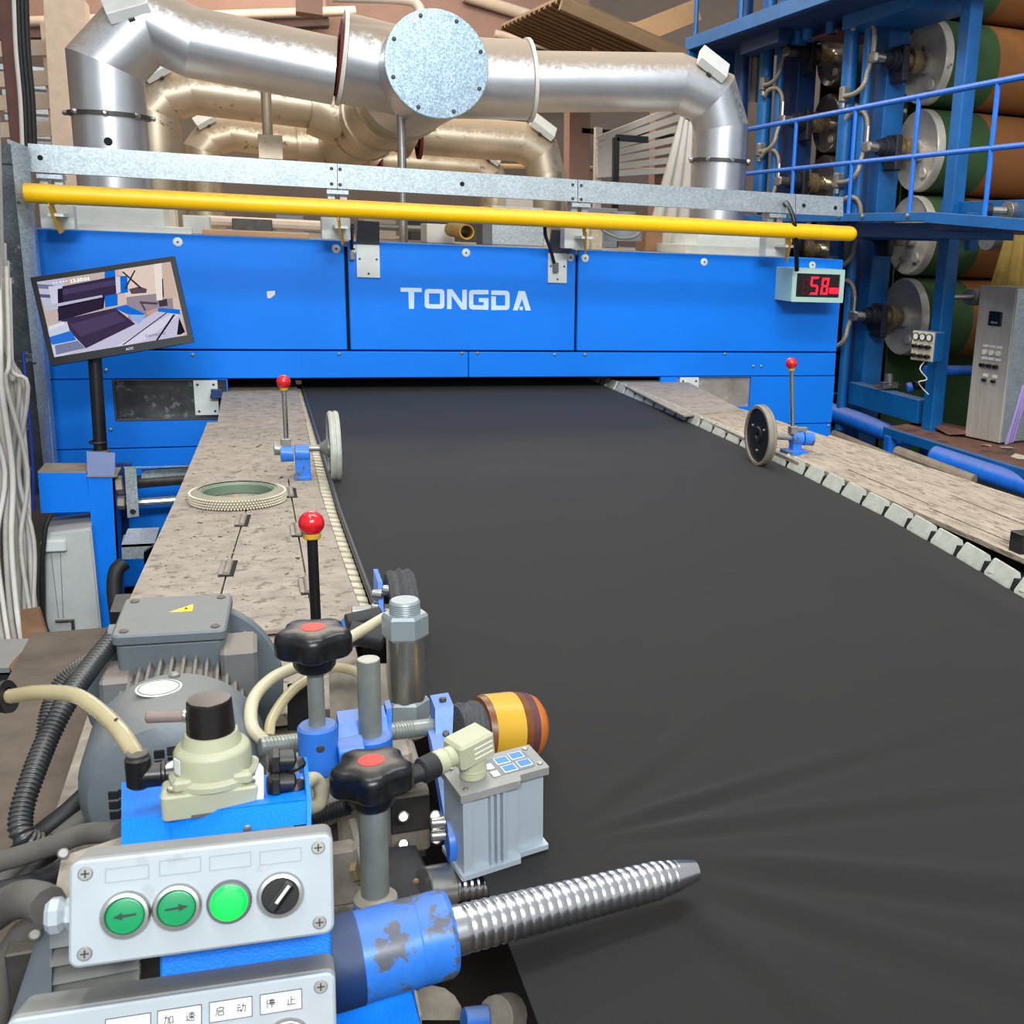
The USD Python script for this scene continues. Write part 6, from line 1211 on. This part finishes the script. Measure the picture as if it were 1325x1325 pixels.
part(bw, 'axle', [cyl(D(455, 792, 2.13), D(520, 788, 2.16), .012, 12)], 'steel_dull')
part(bw, 'bearing_block', obox(D(466, 816, 2.1), (.07, .06, .05), None, .01), 'blue_chipped')
part(bw, 'black_grip', cyl(D(448, 806, 2.05), D(493, 796, 2.08), .017, 14), 'black_rubber'); part(bw, 'black_grip', cyl(D(452, 818, 1.98), D(497, 827, 1.99), .022, 14), 'black_rubber')
lv = D(410, 830, 1.95); lt_ = Y(403, 677, lv[1]); lever(bw, lv, lt_, .009, .022, 'black_plastic')
# --- steel block, screws, spindle nut
sb_ = thing('steel_block', 'worn steel bearing block with round-head screws behind the lower star knob', 'block', DD(520, 1110, 1.08))
b0_, b1_ = DD(506, 1034, 1.07), DD(562, 1104, 1.05)
bx0, bx1, bz0, bz1, by = b0_[0], b1_[0], b1_[2], b0_[2], b0_[1]
part(sb_, 'front_plate', box(bx0, bx1 + mm(3), by, by + mm(9), bz0, bz1, mm(1)), 'steel_dark'); part(sb_, 'block_body', box(bx0 - mm(50), bx1 + mm(4), by + mm(9), by + mm(130), bz0 - mm(30), bz1, mm(3)), 'cast_grey')
part(sb_, 'side_web', box(bx0 - mm(10), bx0 - mm(1), by - mm(6), by + mm(8), bz0 - mm(10), bz1 + mm(4), mm(1)), 'steel_dull'); part(sb_, 'top_lug', [cyl((bx0 + mm(10), by + mm(28), bz1), (bx0 + mm(10), by + mm(28), bz1 + mm(16)), mm(18), 20), box(bx0, bx1 - mm(8), by + mm(40), by + mm(100), bz1, bz1 + mm(30), mm(4))], 'cast_grey')
for u, v in ((522, 1057), (522, 1092), (563, 1056), (565, 1071), (565, 1086)): part(sb_, 'screw', cyl(DD(u, v, 1.07), DD(u, v, 1.052), mm(5.6), 16, mm(1.6)), 'steel')
gbk = thing('gear_housing', 'dark cast housing behind the lower spindle, left of the steel block', 'housing', DD(455, 1120, 1.1))
part(gbk, 'housing_body', slab([DD(425, 1000, 1.13), DD(500, 1000, 1.13), DD(506, 1140, 1.05), DD(425, 1150, 1.05)], EY, mm(90)), 'steel_dark'); part(gbk, 'column', cyl(DD(416, 1062, 1.06), DD(413, 990, 1.09), mm(19), 24), 'cast_grey')
part(gbk, 'rib', [bar(DD(455, 1060, 1.03), DD(470, 1120, 1.0), mm(7), mm(4)), obox(DD(440, 1130, 1.0), (mm(30), mm(20), mm(60)), None, mm(4))], 'cast_grey'); part(gbk, 'brass_nut', [hexnut(DD(456, 1130, .95), DD(464, 1128, .95), mm(9)), hexnut(DD(494, 1120, .95), DD(502, 1119, .95), mm(6))], 'brass_dull')
# --- spiral rollers
def spiral(p, q, r0, r1, pitch, rt, taper, n=36):
    L_ = np.linalg.norm(q - p); d, s_, t_ = frame_of(q - p); m_ = int(L_ / pitch * 8); h = np.linspace(0, L_, m_); a = np.arange(n) / n * 2 * np.pi; V_ = []
    for hh in h:
        x = hh / L_; rb__ = r0 + (r1 - r0) * x; 
        if hh > L_ - taper: rb__ = r1 + (rt - r1) * ((hh - L_ + taper) / taper) ** 1.3
        ph = (hh / pitch - a / (2 * np.pi)) % 1.0; on_ = 1 if mm(12) < hh < L_ - taper * .55 else 0
        g_ = np.clip(np.minimum(ph / .18, 1) * np.clip((1 - ph) / .5, 0, 1) ** .6, 0, 1)
        rr__ = rb__ - on_ * mm(1.1) * (1 - g_)
        V_.append(p + d * hh + np.outer(rr__ * np.cos(a), s_) + np.outer(rr__ * np.sin(a), t_))
    v = np.vstack(V_ + [[p], [q]]); i_, j_ = np.meshgrid(np.arange(n), np.arange(m_ - 1)); A0 = (j_ * n + i_).ravel(); A1 = (j_ * n + (i_ + 1) % n).ravel()
    f = np.vstack([np.stack([A0, A1, A1 + n], 1), np.stack([A0, A1 + n, A0 + n], 1)] + [[(m_ * n, (k + 1) % n, k), (m_ * n + 1, (m_ - 1) * n + k, (m_ - 1) * n + (k + 1) % n)] for k in range(n)])
    g_ = trimesh.Trimesh(v, f, process=False)
    if g_.volume < 0: g_.invert()
    return g_
Ha, Hb, Ht = DD(424, 1250, .80), DD(582, 1206, .84), DD(899, 1127, .955)
hs = thing('roller_housing', 'chipped blue cylindrical housing holding the long chrome spiral roller', 'housing', Ha)
hd_ = unit(Hb - Ha); hl_ = np.linalg.norm(Hb - Ha); rh = mm(33.5)
part(hs, 'housing_end', lathe(Ha, hd_, [(0, 0), (rh, 0), (rh * 1.02, mm(2)), (rh * 1.02, hl_ * .24), (0, hl_ * .24)], 40), 'blue_dark')
part(hs, 'housing_barrel', lathe(Ha + hd_ * hl_ * .24, hd_, [(0, 0), (rh * .99, 0), (rh, mm(1)), (rh, hl_ * .46), (rh * .985, hl_ * .47), (0, hl_ * .47)], 44), 'blue_chipped')
part(hs, 'housing_ring', lathe(Ha + hd_ * hl_ * .71, hd_, [(0, 0), (rh * .985, 0), (rh, mm(1)), (rh, hl_ * .25), (rh * .93, hl_ * .29), (rh * .6, hl_ * .29), (0, hl_ * .28)], 44), 'blue_chipped')
part(hs, 'spindle_seat', [cyl(at_z(k2b, k2b[2] - mm(30)), at_z(k2b, k2b[2] + mm(1)), mm(18), 24), ], 'blue_chipped'); part(hs, 'seat_collar', lathe(at_z(k2b, k2b[2]), EZ, [(0, 0), (mm(17.5), 0), (mm(17.5), mm(3)), (mm(13), mm(7)), (0, mm(7))], 28), 'cast_grey')
sr = thing('spiral_roller', 'long chrome spiral-ribbed roller tapering to its tip above the fabric', 'roller', Hb)
part(sr, 'roller_body', spiral(Hb - hd_ * mm(2), Ht, mm(19.5), mm(16), mm(8.0), mm(9.5), mm(38)), 'chrome_spiral', smooth=35)
S0, S1_ = DD(560, 1150, 1.0), DD(640, 1140, 1.03)
s2 = thing('spiral_roller', 'second spiral roller in a dark block under the sensor box', 'roller', S0)
part(s2, 'roller_body', spiral(S0, S1_, mm(15), mm(14.5), mm(6.5), mm(13), mm(5)), 'chrome_spiral', smooth=35); part(s2, 'bearing_collar', [cyl(DD(548, 1152, .985), DD(582, 1146, 1.0), mm(21), 28), cyl(DD(582, 1146, 1.0), DD(590, 1145, 1.003), mm(17), 24)], 'steel')
part(s2, 'dark_block', slab([DD(500, 1110, 1.02), DD(541, 1106, 1.03), DD(558, 1140, 1.0), DD(556, 1182, .98), DD(506, 1188, .97)], EY, mm(18)), 'black_rubber'); part(s2, 'block_bolt', bolt(DD(538, 1140, .985), (0, -1, 0), mm(3)), 'brass_dull')
# --- tape roll
tr0, tr1 = DD(588, 950, 1.14), DD(704, 938, 1.2); td = unit(tr1 - tr0); tL = np.linalg.norm(tr1 - tr0)
tp = thing('taped_roller', 'roller end wrapped in yellow and brown tape behind the sensor box', 'roller', tr0)
part(tp, 'frayed_band', lathe(tr0, td, [(0, 0), (mm(30), 0), (mm(33), tL * .06), (mm(31), tL * .13), (mm(34), tL * .2), (mm(32), tL * .26), (0, tL * .26)], 36), 'frayed_grey')
for a, b, r0, r1, m in ((.25, .31, 37, 38.5, 'tape_brown'), (.31, .62, 39, 39.5, 'tape_yellow'), (.62, .70, 39.5, 38.5, 'tape_brown'), (.70, .79, 38.5, 37, 'tape_purple')): part(tp, 'tape_band', lathe(tr0 + td * a * tL, td, [(0, 0), (mm(r0), 0), (mm(r1), (b - a) * tL), (0, (b - a) * tL)], 44), m)
part(tp, 'end_dome', lathe(tr0 + td * .79 * tL, td, [(0, 0), (mm(37), 0), (mm(33), tL * .08), (mm(24), tL * .15), (mm(10), tL * .19), (0, tL * .2)], 44), 'tape_orange')
# --- sensor box
sx = unit([.981, .19, .035]); sz = unit(np.array([-.02, -.07, .997])); sz = unit(sz - sx * (sz @ sx)); sy = np.cross(sz, sx)     # right, up, away
scn = DD(656, 1066, .985); sw, shh, sd = mm(83), mm(84), mm(48)
se = thing('sensor_box', 'silver-grey ribbed edge sensor box with blue keypad on top', 'sensor', scn - sz * shh / 2)
pf = []
xs = [(-.5, 0), (-.40, 0), (-.40, .004), (-.20, .004), (-.19, -.001), (-.165, -.001), (-.155, .004), (-.13, .004), (-.12, -.001), (-.095, -.001), (-.085, .004), (-.06, .004), (-.05, -.001), (.0, .0), (.01, .005), (.16, .005), (.17, .012), (.5, .012), (.5, .6), (-.5, .6)]
poly_ = sg.Polygon([(x * sw, y * KS if y < .1 else sd) for x, y in xs]).buffer(0)
part(se, 'housing', prism(poly_, scn - sz * shh * .5, sx, sy, 0, shh * .93), 'aluminium', smooth=20)
def lidp(g0, g1): return prism(sg.Polygon([(-.52 * sw, -mm(2)), (.14 * sw, -mm(2)), (.17 * sw, mm(10) * .6), (.52 * sw, mm(10) * .6), (.52 * sw, sd + mm(1)), (-.52 * sw, sd + mm(1))]).buffer(mm(1.2)), scn, sx, sy, g0, g1)
part(se, 'lid', lidp(shh * .43, shh * .52), 'sensor_top'); part(se, 'bottom_cap', lidp(-shh * .53, -shh * .47), 'aluminium')
def st_(a, b, c_): return scn + sx * a * sw + sy * b * sd + sz * (shh * .52 + mm(c_))
kp = part(se, 'keypad', prism(affinity.translate(rrect(.50 * sw, .62 * sd, mm(5)), .17 * sw, .56 * sd), scn + sz * shh * .52, sx, sy, 0, mm(.6)), 'pad_grey')
for a, b in ((.12, .72), (.30, .76), (.13, .40), (.32, .44)):
    part(kp, 'key', obox(st_(a, b, .9), (.135 * sw, .20 * sd, mm(.9)), [sx, sy, sz]), 'pad_blue'); part(kp, 'key_border', [obox(st_(a, b, .7), (.155 * sw, .24 * sd, mm(.5)), [sx, sy, sz])], 'print_white')
for a, b in ((-.055, .62), (-.05, .34)): part(kp, 'white_tag', obox(st_(a, b, .8), (.085 * sw, .2 * sd, mm(.5)), [sx, sy, sz]), 'label_white')
for a, b in ((-.44, .12), (.47, .3), (-.44, .9), (.45, .92)): part(se, 'lid_screw', cyl(st_(a, b, 0), st_(a, b, 1.2), mm(2.6), 10), 'steel')
pg = thing('angle_plug', 'beige right-angled plug with black cable on the sensor box', 'plug', st_(-.27, .5, 0))
g0, g1 = st_(-.27, .5, 0), st_(-.27, .5, 20)
part(pg, 'plug_collar', [cyl(g0, g1, mm(12), 24), cyl(st_(-.27, .5, 7), st_(-.27, .5, 9.5), mm(12.6), 24)], 'valve_beige')
hx = unit(-sx * .92 - sy * .25 - sz * .08); hy = np.cross(sz, hx); hc3 = st_(-.31, .48, 31)
hb_ = part(pg, 'plug_head', obox(hc3, (mm(37), mm(28), mm(25)), [hx, unit(np.cross(sz, hx)), np.cross(hx, unit(np.cross(sz, hx)))], mm(2.5)), 'valve_beige')
yy_ = unit(np.cross(sz, hx)); zz_ = np.cross(hx, yy_)
part(hb_, 'grip_rib', [obox(hc3 + s3 * yy_ * mm(14) + zz_ * mm(k * 5 - 5) - hx * mm(5), (mm(20), mm(1), mm(1.6)), [hx, yy_, zz_]) for k in range(3) for s3 in (-1, 1)], 'label_white')
part(pg, 'gland_nut', [cyl(hc3 + hx * mm(17), hc3 + hx * mm(26), mm(9.5), 18), cyl(hc3 + hx * mm(26), hc3 + hx * mm(36), mm(11), 12)], 'valve_beige'); part(pg, 'boot', [cyl(hc3 + hx * mm(35), hc3 + hx * mm(52), mm(11.5), 18, mm(2)), cyl(hc3 + hx * mm(50), hc3 + hx * mm(66), mm(9), 16, mm(1), mm(6))], 'black_rubber')
part(pg, 'cable', tube([hc3 + hx * mm(60), DD(530, 996, .99), DD(500, 1020, .98), DD(470, 1035, .99), DD(440, 1046, 1.0), DD(415, 1056, 1.0)], mm(6), 12), 'black_rubber')
conduit('cable_sleeve', 'black ribbed cable sleeve left of the lower spindle', [DD(450, 1043, .995), DD(430, 1050, .995), DD(400, 1060, .99), DD(385, 1064, .98)], mm(8.5), mm(3), 'conduit_black', .25)
# --- stand and rest of the frame
ms = thing('machine_stand', 'dark steel stand under the control station', 'stand', (-.03, 1.4, 0))
part(ms, 'stand_column', box(-.30, .12, 1.15, 2.1, 0, .90), 'steel_dark'); part(ms, 'top_plate', box(-.32, .14, 1.1, 2.15, .90, .925), 'cast_grey'); part(ms, 'riser', [box(.06, bx1, by + mm(10), by + mm(120), .92, bz0 - mm(28)), box(MX - mm(60), MX + mm(60), my(1.11), my(1.21), .92, MZ - mm(104))], 'steel_dark')
part(ms, 'arm', [slab([DD(424, 1290, .86), DD(532, 1283, .86), DD(548, 1340, .84), DD(424, 1345, .84)], EY, mm(60))], 'blue_panel'); part(ms, 'arm_strut', bar(DD(470, 1320, .9), (.05, 1.3, .8), .08, .08), 'blue_dark')
part(ms, 'cast_foot', [hull([DD(560 + 50 * math.cos(a) * .8, 1320 + 50 * math.sin(a) * .9, d) for a in np.linspace(np.pi, 2 * np.pi, 9) for d in (1.0, 1.1)]), cyl(DD(640, 1318, .98), DD(660, 1314, 1.0), mm(20), 16)], 'cast_grey'); part(ms, 'blue_nub', cyl(DD(600, 1322, .96), DD(630, 1318, .97), mm(12), 14), 'clamp_blue')
lp = thing('side_platform', 'dusty brown platform left of the motor', 'platform', (-.5, 2, 0))
part(lp, 'platform_plate', box(-.52, -.30, 1.2, 2.75, .84, .86), 'dusty_dark'); part(lp, 'platform_leg', box(-.5, -.45, 2.6, 2.7, 0, .84), 'steel_dark'); part(lp, 'platform_leg', box(-.5, -.45, 1.3, 1.4, 0, .84), 'steel_dark')
mk('cardboard', (120, 88, 62), .9, var=.25, vs=10); mk('cloth_bluegrey', (150, 156, 170), .85, var=.25, vs=14)
t = thing('cardboard_box', 'crushed brown cardboard box on the floor at the left edge', 'box', Z(35, 880, .35)); p = D(48, 872, 3.2)
part(t, 'front_flap', slab([D(12, 862, 3.15), D(44, 828, 3.2), D(72, 855, 3.25), D(38, 912, 3.1)], EY, .02), 'cardboard'); part(t, 'top_flap', slab([D(-30, 828, 3.3), D(42, 826, 3.25), D(12, 864, 3.15), D(-30, 866, 3.15)], -EZ, .015), 'grey_mid'); part(t, 'inside', slab([D(-30, 862, 3.2), D(14, 862, 3.2), D(38, 912, 3.15), D(-30, 925, 3.1)], EY, .02), 'black_rubber')
t = thing('cardboard_box', 'torn cardboard pieces behind the hanging cables', 'box', D(38, 800, 4.0)); part(t, 'torn_flap', slab([D(26, 792, 4.1), D(50, 788, 4.15), D(62, 826, 4.05), D(30, 840, 4.0)], EY, .03), 'cardboard'); part(t, 'torn_flap', slab([D(18, 925, 3.0), D(50, 918, 3.0), D(44, 950, 2.9), D(10, 955, 2.9)], -EZ, .02), 'cardboard')
hp = []
for k in range(7): hp.append(hull([D(8 + rnd.uniform(-26, 34), 985 + rnd.uniform(-42, 50), 2.5 + rnd.uniform(-.05, .12)) for _ in range(9)]))
solo('crumpled_cloth', 'crumpled blue-grey cloth heap at the left edge', 'cloth', hp, 'cloth_bluegrey', smooth=False)
t = thing('floor_panel', 'dusty sloping floor panel at the left under the hose', 'panel', D(70, 1000, 2.3)); part(t, 'panel_sheet', slab([D(125, 880, 2.5), D(20, 1090, 2.15), D(-40, 1140, 2.1), D(-40, 1010, 2.6), D(60, 900, 2.8)], -EZ, .02), 'dusty_dark')
